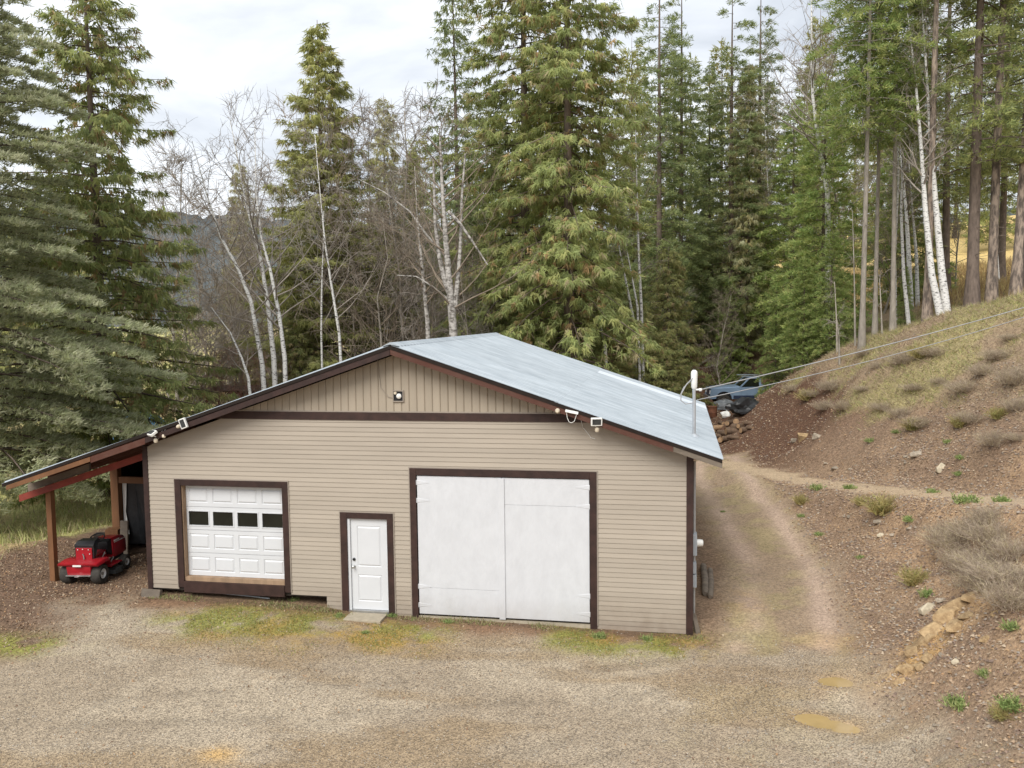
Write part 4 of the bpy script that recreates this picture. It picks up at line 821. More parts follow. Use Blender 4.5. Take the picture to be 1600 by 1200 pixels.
# ------------------------------------------------------------------ puddles
def puddle(cx, cy, r, lv):
    n = 40; an = np.linspace(0, 2*np.pi, n, endpoint=False); x = cx+r*np.cos(an); y = cy+r*.75*np.sin(an)
    zt = lv-.020; top = [(a, b, zt) for a, b in zip(x, y)]; bot = [(a, b, zt-.12) for a, b in zip(x, y)]
    o = MB().poly(top+bot, [tuple(range(n)), tuple(reversed(range(n, 2*n)))]+[(i, n+i, n+(i+1) % n, (i+1) % n) for i in range(n)]).build('puddle', M['mud'])
    return tag(o, kind='structure')
for (cx, cy, r), lv in zip(PCEN, PLEV): puddle(cx, cy, r, lv)
# ------------------------------------------------------------------ rocks on the banks
RM = [hullrock(100+i, .5, .38, .3) for i in range(5)]
for me in RM: me.materials.append(M['rock'])
PM = hullrock(120, .5, .4, .4, 18); PM.materials.append(M['paler'])
def rock(u, v, w, me, label, group=None, rz=0, sc=(1, 1, 1), m=None):
    p = gpt(u, v); D = (p-CAM)@FW; k = w*D/FPX
    o = link('rock', me); o.location = (p[0], p[1], p[2]+.10*k); o.scale = (k*sc[0], k*sc[1], k*sc[2]); o.rotation_euler = (0, 0, rz)
    return tag(o, label, 'rock', group)
rock(1470, 737, 19, PM, 'pale cream boulder on the bare bank above the track', rz=.3, sc=(1, 1, 1.3))
rock(1432, 716, 24, RM[0], 'flat grey brown rock jutting from the bank above the track', rz=.2)
rock(1416, 718, 10, RM[1], 'small dark rock beside the flat jutting rock on the bank')
rock(1240, 690, 17, RM[2], 'grey craggy rock at the left of the hillside outcrop', rz=1)
rock(1275, 686, 22, RM[3], 'grey craggy rock at the right of the hillside outcrop', rz=.4)
oo = link('rock', hullrock(131, .5, .3, .3, 16), M['orock']); p = gpt(1254, 690); oo.location = (p[0], p[1]+.15, p[2]+.05); oo.scale = (.8, .7, 1.1); tag(oo, 'ochre stained rock face between grey craggy rocks on hillside', 'rock')
rock(1303, 735, 17, RM[4], 'pale grey rock at the upper edge of the track')
rock(1449, 957, 36, PM, 'rounded tan boulder at the top of the ochre outcrop', rz=.5, sc=(1, .8, .8))
rock(1471, 942, 20, RM[1], 'small grey rock perched behind the rounded tan boulder')
OM = [hullrock(140+i, .5, .40, .24, 13) for i in range(4)]
for me in OM: me.materials.append(M['orock'])
for k, (u, v, w_) in enumerate([(1522, 938, 44), (1500, 952, 62), (1478, 970, 66), (1462, 990, 60), (1495, 985, 48), (1445, 1006, 52), (1425, 1022, 44), (1452, 1030, 34), (1418, 1048, 34), (1408, 1066, 28), (1436, 1046, 30), (1512, 968, 40), (1540, 1000, 22), (1555, 960, 20)]):
    o_ = rock(u, v, w_, OM[k % 4], 'ochre weathered slab of the broken outcrop beside the driveway', 'slabs of the ochre outcrop', .6+.5*math.sin(k*2.1)); o_.location.z -= .07*o_.scale.z; o_.rotation_euler = (.25*math.sin(k), -.35+.2*math.cos(k*1.7), .6+.5*math.sin(k*2.1))
rock(1420, 1046, 14, RM[3], 'dark angular rock set in the lower ochre outcrop')
rock(1528, 932, 9, RM[2], 'small dark grey stone below the dry bush')
rock(1492, 1040, 18, PM, 'pale grey stone among rubble below the long outcrop', sc=(.8, .8, .8))
rock(1376, 840, 15, PM, 'pale tan stone on the bank between driveway and track', sc=(1, 1, .7))
rock(1372, 820, 18, RM[0], 'grey brown stone above the pale tan bank stone')
rock(1420, 833, 15, RM[4], 'tan stone near the dry grass clump on bank')
rr_ = np.random.default_rng(77)
k = 0
while k < 70:
    u, v = rr_.uniform(1300, 1600), rr_.uniform(800, 1195)
    if u < 1345+(v-960)*.18 or (v < 900 and u > 1480): continue
    rock(u, v, rr_.uniform(5, 12), RM[k % 5], 'small angular stone scattered on the lower bank', 'stones scattered on the lower bank', rr_.uniform(0, 6)); k += 1
for k in range(14):
    rock(rr_.uniform(1220, 1590), rr_.uniform(725, 752)+0, rr_.uniform(5, 9), RM[k % 5], 'small stone scattered along the upper track', 'stones along the upper track', rr_.uniform(0, 6))
# ------------------------------------------------------------------ vegetation
def unit(a): return a/(np.linalg.norm(a, axis=-1, keepdims=True)+1e-9)
def tris(P, D, L, W, rng, ref=None):
    """thin pointed leaflets: base P, direction D, length L, width W"""
    R = unit(rng.normal(size=P.shape)) if ref is None else unit(ref+rng.normal(0, .38, P.shape)); S = unit(np.cross(D, R))
    A = P-S*W[:, None]*.5; B = P+S*W[:, None]*.5; T = P+D*L[:, None]
    V = np.stack([A, B, T], 1).reshape(-1, 3)
    return V
PAL = {
 'fir':    [((.30, .33, .135), 5), ((.22, .26, .11), 4), ((.37, .39, .17), 3), ((.17, .21, .10), 2)],
 'bluefir': [((.36, .385, .24), 5), ((.42, .43, .29), 4), ((.28, .31, .19), 3), ((.44, .44, .29), 1)],
 'dark':   [((.19, .225, .105), 5), ((.14, .175, .085), 4), ((.25, .275, .13), 3)],
 'cedar':  [((.26, .27, .105), 5), ((.33, .32, .13), 4), ((.20, .215, .09), 4), ((.40, .24, .12), .3), ((.37, .29, .17), 1.2)],
 'rust':   [((.235, .27, .11), 5), ((.30, .315, .135), 4), ((.19, .225, .095), 4), ((.40, .22, .12), .9), ((.36, .27, .17), 1.2)],
 'brown':  [((.38, .295, .18), 5), ((.43, .33, .21), 4), ((.29, .26, .14), 4), ((.25, .26, .12), 2)],
 'olive':  [((.31, .315, .13), 5), ((.23, .26, .11), 4), ((.38, .37, .17), 3), ((.35, .28, .16), 1)],
 'young':  [((.30, .375, .135), 5), ((.38, .44, .17), 4), ((.22, .30, .11), 3)]}
for _k in PAL: _q = 1.3 if _k in ('dark', 'cedar', 'rust', 'brown') else 1.0; PAL[_k] = [((min(c[0]*1.3*_q, .52), min(c[1]*1.27*_q, .52), c[2]*1.2*_q), w_) for c, w_ in PAL[_k]]
def crown_mesh(seed, H, zb, R, style, pal, nb, ns, nk, leaf, lw, shape=.8, gap=0., up=.1, droop=.35, fluff=.10):
    rng = np.random.default_rng(seed); VV = []; CC = []; limbs = []
    cs = np.array([c for c, w_ in PAL[pal]]); ws = np.array([w_ for c, w_ in PAL[pal]], float); ws /= ws.sum()
    ga = 2.399963
    for i in range(nb):
        t = (i+rng.random())/nb; t = t**1.12
        z0 = zb+(H-zb)*t*.985
        if gap and vnoise(np.array([z0*.55]), np.array([i*ga % 6.28*1.1]), seed)[0] < gap*(.3+1.0*t): continue
        prof = ((1-t)**shape)*min(1, .62+t*3.2)
        L = R*prof*rng.uniform(.62, 1.12)+.18
        if rng.random() < .08: L *= 1.18
        ph = i*ga+rng.normal(0, .35); out = np.array([math.cos(ph), math.sin(ph), 0]); tv = np.array([-math.sin(ph), math.cos(ph), 0])
        u_ = up*(.4+1.8*t)+rng.normal(0, .06); dr = droop*(1.15-.7*t)*rng.uniform(.75, 1.25); tipup = .12 if style == 'cedar' else .0
        def bz(s): return L*(u_*s-dr*s*s+tipup*s**4)
        n = max(5, int(ns*(.35+L)*1.0)); s = .12+.9*rng.random(n)**.75
        sgn = rng.choice([-1, 1], n); wmax = L*.34*(1.06-s)*1.15+.10
        w_ = sgn*wmax*rng.random(n)**.7
        P = out*(L*np.minimum(s, 1.02))[:, None]+tv*w_[:, None]; P[:, 2] += z0+bz(s)-np.abs(w_)*(.30 if style == 'cedar' else .10)
        P += rng.normal(0, .035, P.shape)
        base = out*.75+tv*(sgn*.55)[:, None]
        ci = rng.choice(len(cs), n, p=ws); cc = cs[ci]*rng.uniform(.78, 1.22, (n, 1))
        # leaflets
        Pk = np.repeat(P, nk, 0); bk = np.repeat(base, nk, 0); ck = np.repeat(cc, nk, 0)*rng.uniform(.88, 1.12, (n*nk, 1)); m = len(Pk)
        j = rng.random((m, 1))
        if style == 'cedar':
            D = bk*.42+rng.normal(0, .33, (m, 3)); D[:, 2] -= .62; off = leaf*.55
        elif style == 'fir':
            D = bk*.8+rng.normal(0, .42, (m, 3)); D[:, 2] += fluff; off = leaf*.9
        else:
            D = bk*.6+rng.normal(0, .5, (m, 3)); D[:, 2] -= .15; off = leaf*.7
        D = unit(D); Pk = Pk+unit(bk)*j*off*1.2+rng.normal(0, off*.25, (m, 3))
        Ls = leaf*rng.uniform(.6, 1.35, m); W = lw*rng.uniform(.7, 1.3, m)
        VV.append(tris(Pk, D, Ls, W, rng, (out*.85+np.array([0, 0, .35])) if style == 'cedar' else (out*.35+np.array([0, 0, .8])))); CC.append(np.repeat(ck, 3, 0))
        limbs.append([(out*(L*q)+np.array([0, 0, z0+bz(q)])) for q in (0, .33, .66, .97)]+[.012+.011*L])
    V = np.concatenate(VV); Cc = np.concatenate(CC)
    return npmesh('crown', V, np.arange(len(V)).reshape(-1, 3), Cc), limbs
def trunk_mesh(seed, H, r0, limbs, bend=.12, n=9, dead=0, deadz=(.1, .5), flare=1.5):
    rng = np.random.default_rng(seed+900); m = MB(); K = 14; pts = []; rad = []
    bx_, by_ = rng.normal(0, bend, 2)
    for k in range(K+1):
        t = k/K; pts.append((bx_*math.sin(t*3.1)*.6, by_*math.sin(t*2.3)*.6, H*t)); rad.append(max(.012, r0*(1-t)**.85*(1+(flare-1)*math.exp(-t*H/.5))))
    pts.insert(0, (0, 0, -.5)); rad.insert(0, r0*flare); m.tube(pts, rad, n)
    for lb in limbs:
        r = lb[-1]; m.tube(lb[:-1], [r, r*.75, r*.5, r*.2], 3, False)
    for k in range(dead):
        z0 = H*rng.uniform(*deadz); ph = rng.uniform(0, 6.28); L = rng.uniform(.3, 1.1)*r0*5; o = Vector((math.cos(ph), math.sin(ph), rng.uniform(-.25, .15)))
        p0 = Vector((0, 0, z0)); m.tube([p0, p0+o*L*.5, p0+o*L+Vector((0, 0, -.06))], [.018, .012, .004], 3, False)
    me = bpy.data.meshes.new('trunk'); me.from_pydata(m.v, [], m.f); me.polygons.foreach_set('use_smooth', [True]*len(m.f)); return me
PROTO = {}
def proto(key, seed, H, zb, R, style, pal, nb, ns, nk, leaf, lw, r0=.22, bark='bark', dead=0, deadz=(.1, .5), **kw):
    cme, limbs = crown_mesh(seed, H, zb, R, style, pal, nb, ns, nk, leaf, lw, **kw); cme.materials.append(M['leaf'])
    tme = trunk_mesh(seed, H, r0, limbs, dead=dead, deadz=deadz); tme.materials.append(M[bark])
    PROTO[key] = (H, R, tme, cme)
# unique big trees near the garage
proto('leftfir', 1, 25, 2.6, 6.3, 'fir', 'bluefir', 215, 28, 11, .20, .05, .26, shape=.52, gap=.16, up=.0, droop=.2, fluff=.4)
proto('leftcedar', 2, 22, 1.0, 5.2, 'cedar', 'rust', 265, 14, 9, .28, .056, .24, shape=.80, gap=.27, up=.12, droop=.35, dead=20, deadz=(.3, .8))
proto('cedarA', 3, 26, .8, 4.2, 'cedar', 'rust', 250, 15, 10, .30, .058, .30, shape=.42, gap=.24, up=.05, droop=.55)
proto('cedarB', 4, 26, .8, 4.0, 'cedar', 'rust', 240, 14, 10, .30, .058, .30, shape=.40, gap=.26, up=.05, droop=.5)
proto('spire', 5, 21, .6, 4.0, 'cedar', 'cedar', 270, 14, 9, .28, .056, .22, shape=.78, gap=.16, up=.15, droop=.4)
proto('hemlock', 6, 24, 1.0, 2.6, 'cedar', 'dark', 220, 11, 7, .28, .052, .2, shape=.62, gap=.28, up=.10, droop=.45)
proto('tallfir', 7, 27, 3.5, 2.5, 'fir', 'dark', 170, 14, 8, .26, .055, .24, shape=.55, gap=.34, up=.05, droop=.3, dead=25, deadz=(.1, .4))
proto('youngfir', 8, 11, .3, 2.6, 'fir', 'young', 160, 14, 9, .20, .052, .12, shape=.85, gap=.1, up=.05, droop=.3)
proto('olivefir', 9, 9, .2, 2.4, 'cedar', 'olive', 170, 13, 8, .22, .048, .10, shape=.7, gap=.12, up=.1, droop=.4)
proto('highfir', 10, 26, 9.5, 2.6, 'fir', 'young', 130, 13, 8, .24, .052, .13, 'greybark', shape=.45, gap=.35, up=.05, droop=.35, dead=18, deadz=(.08, .38))
proto('brownfir', 11, 17, 1.0, 2.2, 'cedar', 'brown', 190, 12, 8, .26, .05, .16, shape=.7, gap=.22, up=.1, droop=.45)
proto('darkhigh', 12, 27, 6.0, 3.4, 'fir', 'fir', 130, 12, 8, .28, .058, .25, shape=.5, gap=.35, up=.05, droop=.3, dead=15, deadz=(.08, .3))
proto('pine', 13, 30, 13, 2.6, 'mix', 'fir', 90, 13, 8, .26, .05, .20, 'pinebark', shape=.5, gap=.3, dead=45, deadz=(.08, .55))
proto('midfir', 14, 16, .5, 3.0, 'fir', 'young', 170, 14, 9, .24, .058, .18, shape=.8, gap=.2, up=.05, droop=.3)
proto('farfir', 15, 22, 1.0, 3.2, 'fir', 'fir', 130, 9, 6, .42, .10, .2, shape=.75, gap=.2, up=.05, droop=.3)
proto('farfir2', 16, 20, 1.5, 2.6, 'mix', 'olive', 120, 9, 6, .42, .10, .2, shape=.65, gap=.25, up=.05, droop=.4)
def tree(key, u, D, label, top=None, H=None, rs=1, rz=0, name='conifer', group=None, cat='tree', lean=(0, 0)):
    p = at_d(u, 560, D); x, y = p[0], p[1]; z = h1(x, y); H0, R0, tme, cme = PROTO[key]
    if H is None:
        d = ray(u, top); d = d*(np.hypot(x-CAM[0], y-CAM[1])/np.hypot(d[0], d[1])); H = CAM[2]+d[2]-z
    s = H/H0; e = empty(name, (x, y, z), rz, label, cat, group); e.scale = (s*rs if rs != 1 else s, s*rs if rs != 1 else s, s); e.rotation_euler = (lean[0], lean[1], rz)
    link('trunk', tme, parent=e); link('crown', cme, parent=e); return e
tree('leftfir', -40, 27, 'large blue green fir with puffy boughs beside the lean-to', H=18.5, rs=1.25, name='fir_tree', rz=.4)
tree('leftcedar', 160, 33, 'sparse topped cedar with rusty fronds behind the lean-to roof', H=22.5, name='cedar_tree', rz=1.0)
tree('spire', 512, 42, 'tall pointed green conifer standing behind the thin leaning birch', top=32, rs=1.25, name='conifer_tree', rz=2)
tree('hemlock', 716, 44, 'slim dark hemlock between the dead birch snag and big cedars', top=-70, name='hemlock_tree', rz=.3)
tree('cedarA', 890, 36, 'big cedar with rusty tinged fronds directly behind the metal roof', H=25, name='cedar_tree', rz=.7)
tree('cedarB', 822, 39, 'big olive cedar crowding the rusty cedar behind the roof', H=26, name='cedar_tree', rz=2.2)
tree('tallfir', 1030, 55, 'tall dark fir, left of two close trunks behind the rusty cedar', H=27, name='fir_tree', rz=0)
tree('tallfir', 1062, 57, 'tall dark fir, right of two close trunks behind the cedar', H=26, name='fir_tree', rz=2.1, rs=.9)
tree('tallfir', 1142, 58, 'tall open dark fir rising above the brown dying conifer', top=-30, name='fir_tree', rz=4, rs=1.25)
tree('hemlock', 1107, 60, 'narrow dark fir just beside the tall open fir', top=90, name='fir_tree', rz=1)
tree('tallfir', 1185, 61, 'dark fir behind the brown dying conifer top', top=-50, name='fir_tree', rz=5)
tree('brownfir', 1165, 58, 'brown dying conifer among the green firs behind the pickup', top=95, name='conifer_tree', rz=.5, rs=.95)
tree('midfir', 1235, 56, 'full green fir behind the pickup under the white birch', top=150, name='fir_tree', rz=.2)
tree('midfir', 1285, 45, 'full green fir beside the pale trunked high fir', top=110, name='fir_tree', rz=3.2)
tree('youngfir', 1212, 47.5, 'young green fir hiding the back of the pickup', top=425, name='fir_tree', rz=1.5, rs=.75)
tree('youngfir', 1140, 57, 'young fir standing just behind the pickup cab', top=430, name='fir_tree', rz=.1)
tree('youngfir', 1298, 41, 'bright young fir at the hill crest beside slim bare stems', top=360, name='fir_tree', rz=2.7)
tree('youngfir', 1255, 43, 'young fir between the pickup and the hill crest', top=400, name='fir_tree', rz=5)
tree('olivefir', 1045, 47, 'bushy olive conifer between roof and pickup', top=385, name='conifer_tree', rz=.3)
tree('olivefir', 1000, 41, 'small bushy conifer at the foot of the white birch stems', top=470, name='conifer_tree', rz=1.1)
tree('olivefir', 1042, 41, 'low bright conifer just above the roof edge', top=512, name='conifer_tree', rz=2.5, rs=1.3)
tree('olivefir', 1100, 60, 'olive conifer on the brown slope behind the mast', top=360, name='conifer_tree', rz=3.3)
tree('olivefir', 962, 37, 'leafy green young conifer tucked against the rusty cedar foot', top=500, name='conifer_tree', rz=4.1, rs=1.2)
tree('highfir', 1346, 36, 'fir with pale bare lower trunk and high green crown', H=24, name='fir_tree', rz=.6)
tree('highfir', 1366, 39, 'slim grey trunked fir close behind the pale trunked fir', H=23, name='fir_tree', rz=2.6, rs=.9)
tree('highfir', 1394, 37.5, 'straight slim fir trunk between pale fir and birches', H=26, name='fir_tree', rz=4.4, rs=.85)
tree('darkhigh', 1516, 36, 'thick dark trunked fir between white birches and plated pines', H=27, name='fir_tree', rz=.9, lean=(0, math.radians(1.4)))
tree('pine', 1546, 36.5, 'plated bark pine right beside the thick dark fir trunk', H=30, name='pine_tree', rz=.2, lean=(0, math.radians(1.2)))
tree('pine', 1583, 35.5, 'plated bark pine uphill of its twin near the cables', H=30, name='pine_tree', rz=3.1, lean=(0, math.radians(-.8)))
tree('darkhigh', 1598, 40, 'dark fir behind the uphill plated pine', H=25, name='fir_tree', rz=4.1)
tree('pine', 1447, 35.5, 'slim plated pine trunk touching the pair of white birches', H=30, name='pine_tree', rz=1.6, rs=.8)
tree('darkhigh', 1475, 50, 'dark spreading fir behind the pair of white birches', H=25, name='fir_tree', rz=2.2)
tree('darkhigh', 1560, 54, 'dark fir far behind the plated pines on yellow grass', H=25, name='fir_tree', rz=.2)
tree('midfir', 1410, 52, 'green fir behind the distant birch pair', top=60, name='fir_tree', rz=.9)
tree('youngfir', 1412, 41, 'small green fir at the birch feet on the crest', top=415, name='fir_tree', rz=.9, rs=.8)
tree('brownfir', 385, 56, 'dark brownish spruce spire behind the birch clump', top=250, name='spruce_tree', rz=2)
tree('brownfir', 610, 50, 'thin brownish conifer between pointed conifer and dead birch', top=150, name='conifer_tree', rz=4)
tree('spire', 650, 52, 'green conifer filling behind the bare brown thicket', top=230, name='conifer_tree', rz=4.6)
tree('olivefir', 470, 40, 'low green conifer at the foot of the pointed conifer', top=470, name='conifer_tree', rz=.4, rs=1.2)
tree('midfir', 770, 47, 'green fir behind the dead birch and the big cedars', top=190, name='fir_tree', rz=1.4)
rf_ = np.random.default_rng(11)
for k in range(44):
    u = -80+k*39+rf_.uniform(-14, 14); D = rf_.uniform(68, 100)
    if u > 1400 and k % 2: continue
    if u > 1380: D = rf_.uniform(100, 125)
    tp_ = np.interp(u, [-80, 120, 200, 440, 560, 700, 900, 1200, 1700], [330, 330, 420, 430, 300, 200, 90, 60, 60])+rf_.uniform(-50, 60)
    tree(('farfir', 'farfir2')[k % 2], u, D, 'distant conifer in the woods beyond the garage', top=tp_, name='distant_conifer', rz=rf_.uniform(0, 6), group='distant conifers beyond the garage')
# ---- bare broadleaf trees
def bare(seed, path, r0, nlimb, twig, spread=.9, lmin=.25, up=.7, ltop=1.0, sub=5):
    """trunk polyline (local) plus limbs and twigs; returns trunk mesh and branch mesh"""
    rng = np.random.default_rng(seed); path = [Vector(p) for p in path]; n = len(path)
    t = MB(); rad = [max(.012, r0*(1-.9*i/(n-1))) for i in range(n)]; t.tube([path[0]-Vector((0, 0, .4))]+path, [r0*1.15]+rad, 9)
    b = MB(); tot = (path[-1]-path[0]).length
    def along(q): f = q*(n-1); i = min(int(f), n-2); return path[i].lerp(path[i+1], f-i), rad[i]+(rad[i+1]-rad[i])*(f-i)
    def rnd(): return Vector(rng.normal(0, 1, 3))
    for k in range(nlimb):
        q = lmin+(1-lmin)*(k+rng.random())/nlimb; p, r = along(min(q, .995)); ph = rng.uniform(0, 6.28)
        d = Vector((math.cos(ph)*spread, math.sin(ph)*spread, up+rng.normal(0, .25))).normalized(); L = tot*.22*(1.25-q)*rng.uniform(.6, 1.3)+.35; L *= ltop
        pts = [p]; dd = d.copy()
        for s in range(4): dd = (dd+rnd()*.13+Vector((0, 0, .07))).normalized(); pts.append(pts[-1]+dd*L/4)
        rl = min(r*.55, .045); b.tube(pts, [rl, rl*.8, rl*.55, rl*.35, rl*.12], 4, False)
        for s in range(sub):
            f = rng.uniform(.25, 1)*4; i = min(int(f), 3); q0 = pts[i].lerp(pts[i+1], f-i); d2 = (dd*.6+rnd()*.55+Vector((0, 0, .2))).normalized(); L2 = L*rng.uniform(.25, .5)
            e1 = q0+d2*L2*.5+rnd()*.03; e2 = q0+d2*L2+rnd()*.06; b.tube([q0, e1, e2], [.011, .008, .003], 3, False)
            for s2 in range(twig):
                g = q0.lerp(e2, rng.uniform(.2, 1)); d3 = (d2*.7+rnd()*.6).normalized(); L3 = rng.uniform(.2, .6); b.tube([g, g+d3*L3*.6, g+d3*L3+Vector((0, 0, -.04))], [.006, .005, .002], 3, False)
    def mk(m, nm):
        me = bpy.data.meshes.new(nm); me.from_pydata(m.v, [], m.f); me.polygons.foreach_set('use_smooth', [True]*len(m.f)); return me
    return mk(t, 'trunk'), mk(b, 'branches')
def pix_tree(seed, pts, D, r0, label, bark='birch', twigm='twig', nlimb=22, twig=4, name='birch_tree', group=None, dz=0, **kw):
    """trunk drawn through pixels at depth D; the foot stands on the terrain there"""
    P = [Vector(at_d(u, v, D+dz*i)) for i, (u, v) in enumerate(pts)]; x, y = P[0].x, P[0].y; g = h1(x, y)
    P[0] = Vector((x, y, g)) if g < P[1].z-.3 else P[0]; base = P[0].copy()
    e = empty(name, tuple(base), 0, label, 'tree', group); tm, bm_ = bare(seed, [p-base for p in P], r0, nlimb, twig, **kw)
    tm.materials.append(M[bark]); bm_.materials.append(M[twigm]); link('trunk', tm, parent=e); link('branches', bm_, parent=e); return e
# birch clump left of the garage peak
pix_tree(21, [(418, 640), (410, 570), (392, 470), (372, 420), (345, 370), (322, 300), (300, 220)], 36, .12, 'white birch leaning furthest left in the clump over the roof', ltop=1.3)
pix_tree(22, [(432, 630), (428, 560), (418, 470), (405, 390), (385, 320), (372, 250), (360, 190)], 36.5, .13, 'white birch in the middle of the clump over the roof', ltop=1.3)
pix_tree(23, [(446, 630), (445, 560), (436, 490), (422, 420), (408, 370), (400, 300), (398, 190)], 35.5, .11, 'white birch standing most upright in the clump over the roof', ltop=1.2)
pix_tree(24, [(400, 640), (388, 590), (378, 560), (360, 520), (330, 480)], 35, .08, 'short white birch stem bowed left at the clump foot', nlimb=14)
pix_tree(25, [(538, 590), (530, 520), (517, 440), (508, 380), (500, 300), (492, 210)], 36, .075, 'thin white birch leaning in front of the pointed conifer', nlimb=26)
pix_tree(26, [(503, 590), (502, 520), (503, 440), (505, 390), (506, 330)], 37, .055, 'slim second birch stem beside the thin leaning birch', nlimb=14)
# dead birch snag behind the ridge
pix_tree(27, [(710, 560), (708, 510), (703, 450), (697, 380), (692, 310), (688, 230), (687, 200)], 33, .19, 'dead white birch snag with broken limbs behind the ridge', 'snag', 'browntwig', nlimb=34, lmin=.2, ltop=1.1)
sn = [o for o in C.objects if o.get('label', '').startswith('dead white birch')][0]
def limb_px(pts, D, r):
    P = [Vector(at_d(u, v, D))-sn.location for u, v in pts]; rr2 = [r*(1-.7*i/(len(P)-1)) for i in range(len(P))]
    o = MB().tube(P, rr2, 8).build('broken_limb', M['snag'], sn, smooth=True)
limb_px([(706, 470), (695, 440), (686, 400), (680, 350), (678, 280), (677, 250)], 33, .11); limb_px([(711, 480), (716, 430), (719, 390), (722, 300), (727, 240)], 33, .10)
limb_px([(700, 330), (718, 348), (740, 380), (762, 414)], 32.6, .075); limb_px([(695, 400), (665, 365), (640, 330), (600, 300), (560, 280)], 33.4, .05)
limb_px([(703, 470), (672, 445), (650, 432), (620, 430)], 33.2, .045)
pix_tree(28, [(672, 560), (668, 500), (662, 440), (657, 390), (652, 340), (648, 260)], 36, .12, 'pale mottled birch trunk just left of the dead snag', 'snag', nlimb=22, twigm='browntwig')
# birches right of the big cedars
pix_tree(29, [(1008, 560), (1002, 480), (998, 400), (996, 330), (994, 250), (992, 160)], 40, .085, 'straight white birch rising from behind the rusty cedar', nlimb=14, lmin=.5)
pix_tree(30, [(998, 560), (990, 500), (978, 440), (968, 390), (958, 330)], 40.5, .09, 'white birch leaning left against the rusty cedar', nlimb=8, lmin=.6)
pix_tree(31, [(1003, 550), (996, 480), (985, 420), (976, 370)], 39.5, .075, 'short white birch stem between two taller birches by cedar', nlimb=8, lmin=.5)
pix_tree(32, [(950, 575), (946, 545), (940, 515), (938, 490)], 36, .10, 'broken pale trunk stub at the foot of the rusty cedar', nlimb=2, lmin=.8)
pix_tree(33, [(1212, 520), (1208, 420), (1202, 330), (1197, 240), (1193, 140)], 57, .10, 'slim white birch in front of the brown dying conifer', nlimb=22, lmin=.3)
pix_tree(34, [(1298, 420), (1293, 300), (1280, 230), (1270, 150), (1268, 60), (1268, -60)], 44, .17, 'large crooked white birch among firs behind the hill crest', nlimb=30, lmin=.35, ltop=1.2)
pix_tree(35, [(1480, 512), (1472, 430), (1462, 320), (1455, 230), (1448, 120), (1440, 0)], 34.8, .18, 'white birch, uphill one of the pair beside the slim plated pine', nlimb=20, lmin=.45)
pix_tree(36, [(1470, 512), (1456, 430), (1446, 330), (1440, 240), (1430, 120), (1418, 20)], 34.6, .16, 'white birch, downhill one of the pair beside the slim plated pine', nlimb=20, lmin=.45)
pix_tree(37, [(1424, 470), (1420, 400), (1416, 330), (1410, 270), (1404, 200)], 48, .16, 'distant white birch, thicker of two behind the slim firs', nlimb=14, lmin=.4)
pix_tree(39, [(1560, 478), (1556, 380), (1550, 260), (1548, 120), (1546, 0)], 52, .10, 'slim pale birch far behind the plated pines', nlimb=14, lmin=.5)
pix_tree(48, [(1400, 500), (1398, 400), (1404, 280), (1402, 150), (1398, 20)], 44, .085, 'slim white birch behind the straight slim fir trunk', nlimb=14, lmin=.5)
pix_tree(50, [(1420, 520), (1412, 430), (1408, 330), (1412, 200), (1410, 60)], 39, .10, 'white birch standing between slim fir trunks and the birch pair', nlimb=14, lmin=.5)
pix_tree(49, [(1455, 500), (1450, 400), (1441, 300), (1436, 180), (1440, 40)], 40, .10, 'white birch half hidden behind the slim plated pine trunk', nlimb=14, lmin=.5)
pix_tree(38, [(1434, 470), (1432, 400), (1426, 330), (1420, 250)], 49, .13, 'distant white birch, thinner of two behind the slim firs', nlimb=10, lmin=.4)
for k, (u, v0, v1, D) in enumerate([(1312, 560, 500, 36), (1336, 555, 330, 37), (1378, 545, 430, 37), (1308, 555, 440, 38)]):
    pix_tree(40+k, [(u, v0), (u-1, (v0+v1)/2), (u-4, v1)], D, .05, ['short broken grey snag at the hill crest', 'thin grey leaning stem beside the pale trunked fir', 'thin dead stem between slim fir trunks', 'thin bare sapling before the bright young fir'][k], 'greybark', 'twig', 3, 2, 'sapling', lmin=.4, ltop=.5)
# bare thickets
BT = []
for k in range(4):
    rng = np.random.default_rng(60+k); pth = [(0, 0, 0)]
    for s in range(1, 7): pth.append((pth[-1][0]+rng.normal(0, .18), pth[-1][1]+rng.normal(0, .18), s*1.5))
    tm, bm_ = bare(60+k, pth, .075, 34, 6, spread=1.0, lmin=.1, up=.75, ltop=1.3, sub=7); tm.materials.append(M['greybark']); bm_.materials.append(M['browntwig' if k % 2 else 'twig']); BT.append((tm, bm_))
RB = BT[0][1].copy(); RB.materials.clear(); RB.materials.append(M['redtwig'])
def thicket(u, D, top, label, k, group=None):
    p = at_d(u, 560, D); z = h1(p[0], p[1]); d = ray(u, top); d = d*(np.hypot(p[0]-CAM[0], p[1]-CAM[1])/np.hypot(d[0], d[1])); H = CAM[2]+d[2]-z; s = H/10.0
    e = empty('bare_tree', (p[0], p[1], z), k*1.3, label, 'tree', group); e.scale = (s, s, s); link('trunk', BT[k % 4][0], parent=e); link('branches', BT[k % 4][1], parent=e)
TH = [(285, 45, 200), (310, 50, 260), (340, 52, 300), (365, 47, 290), (430, 50, 230), (455, 47, 300), (560, 46, 180), (590, 42, 130), (625, 44, 120), (610, 38, 300), (645, 40, 250), (575, 40, 330), (665, 42, 330), (735, 40, 330), (760, 36, 400), (330, 42, 430), (300, 40, 400), (360, 41, 470), (1060, 50, 420), (1120, 54, 440), (1300, 60, 60), (1250, 58, 40), (1490, 52, 250), (1380, 50, 250)]
for k, (u, D, tp_) in enumerate(TH): thicket(u, D, tp_, 'bare grey brown leafless tree in the thicket behind the garage', k, 'leafless trees in the thicket')
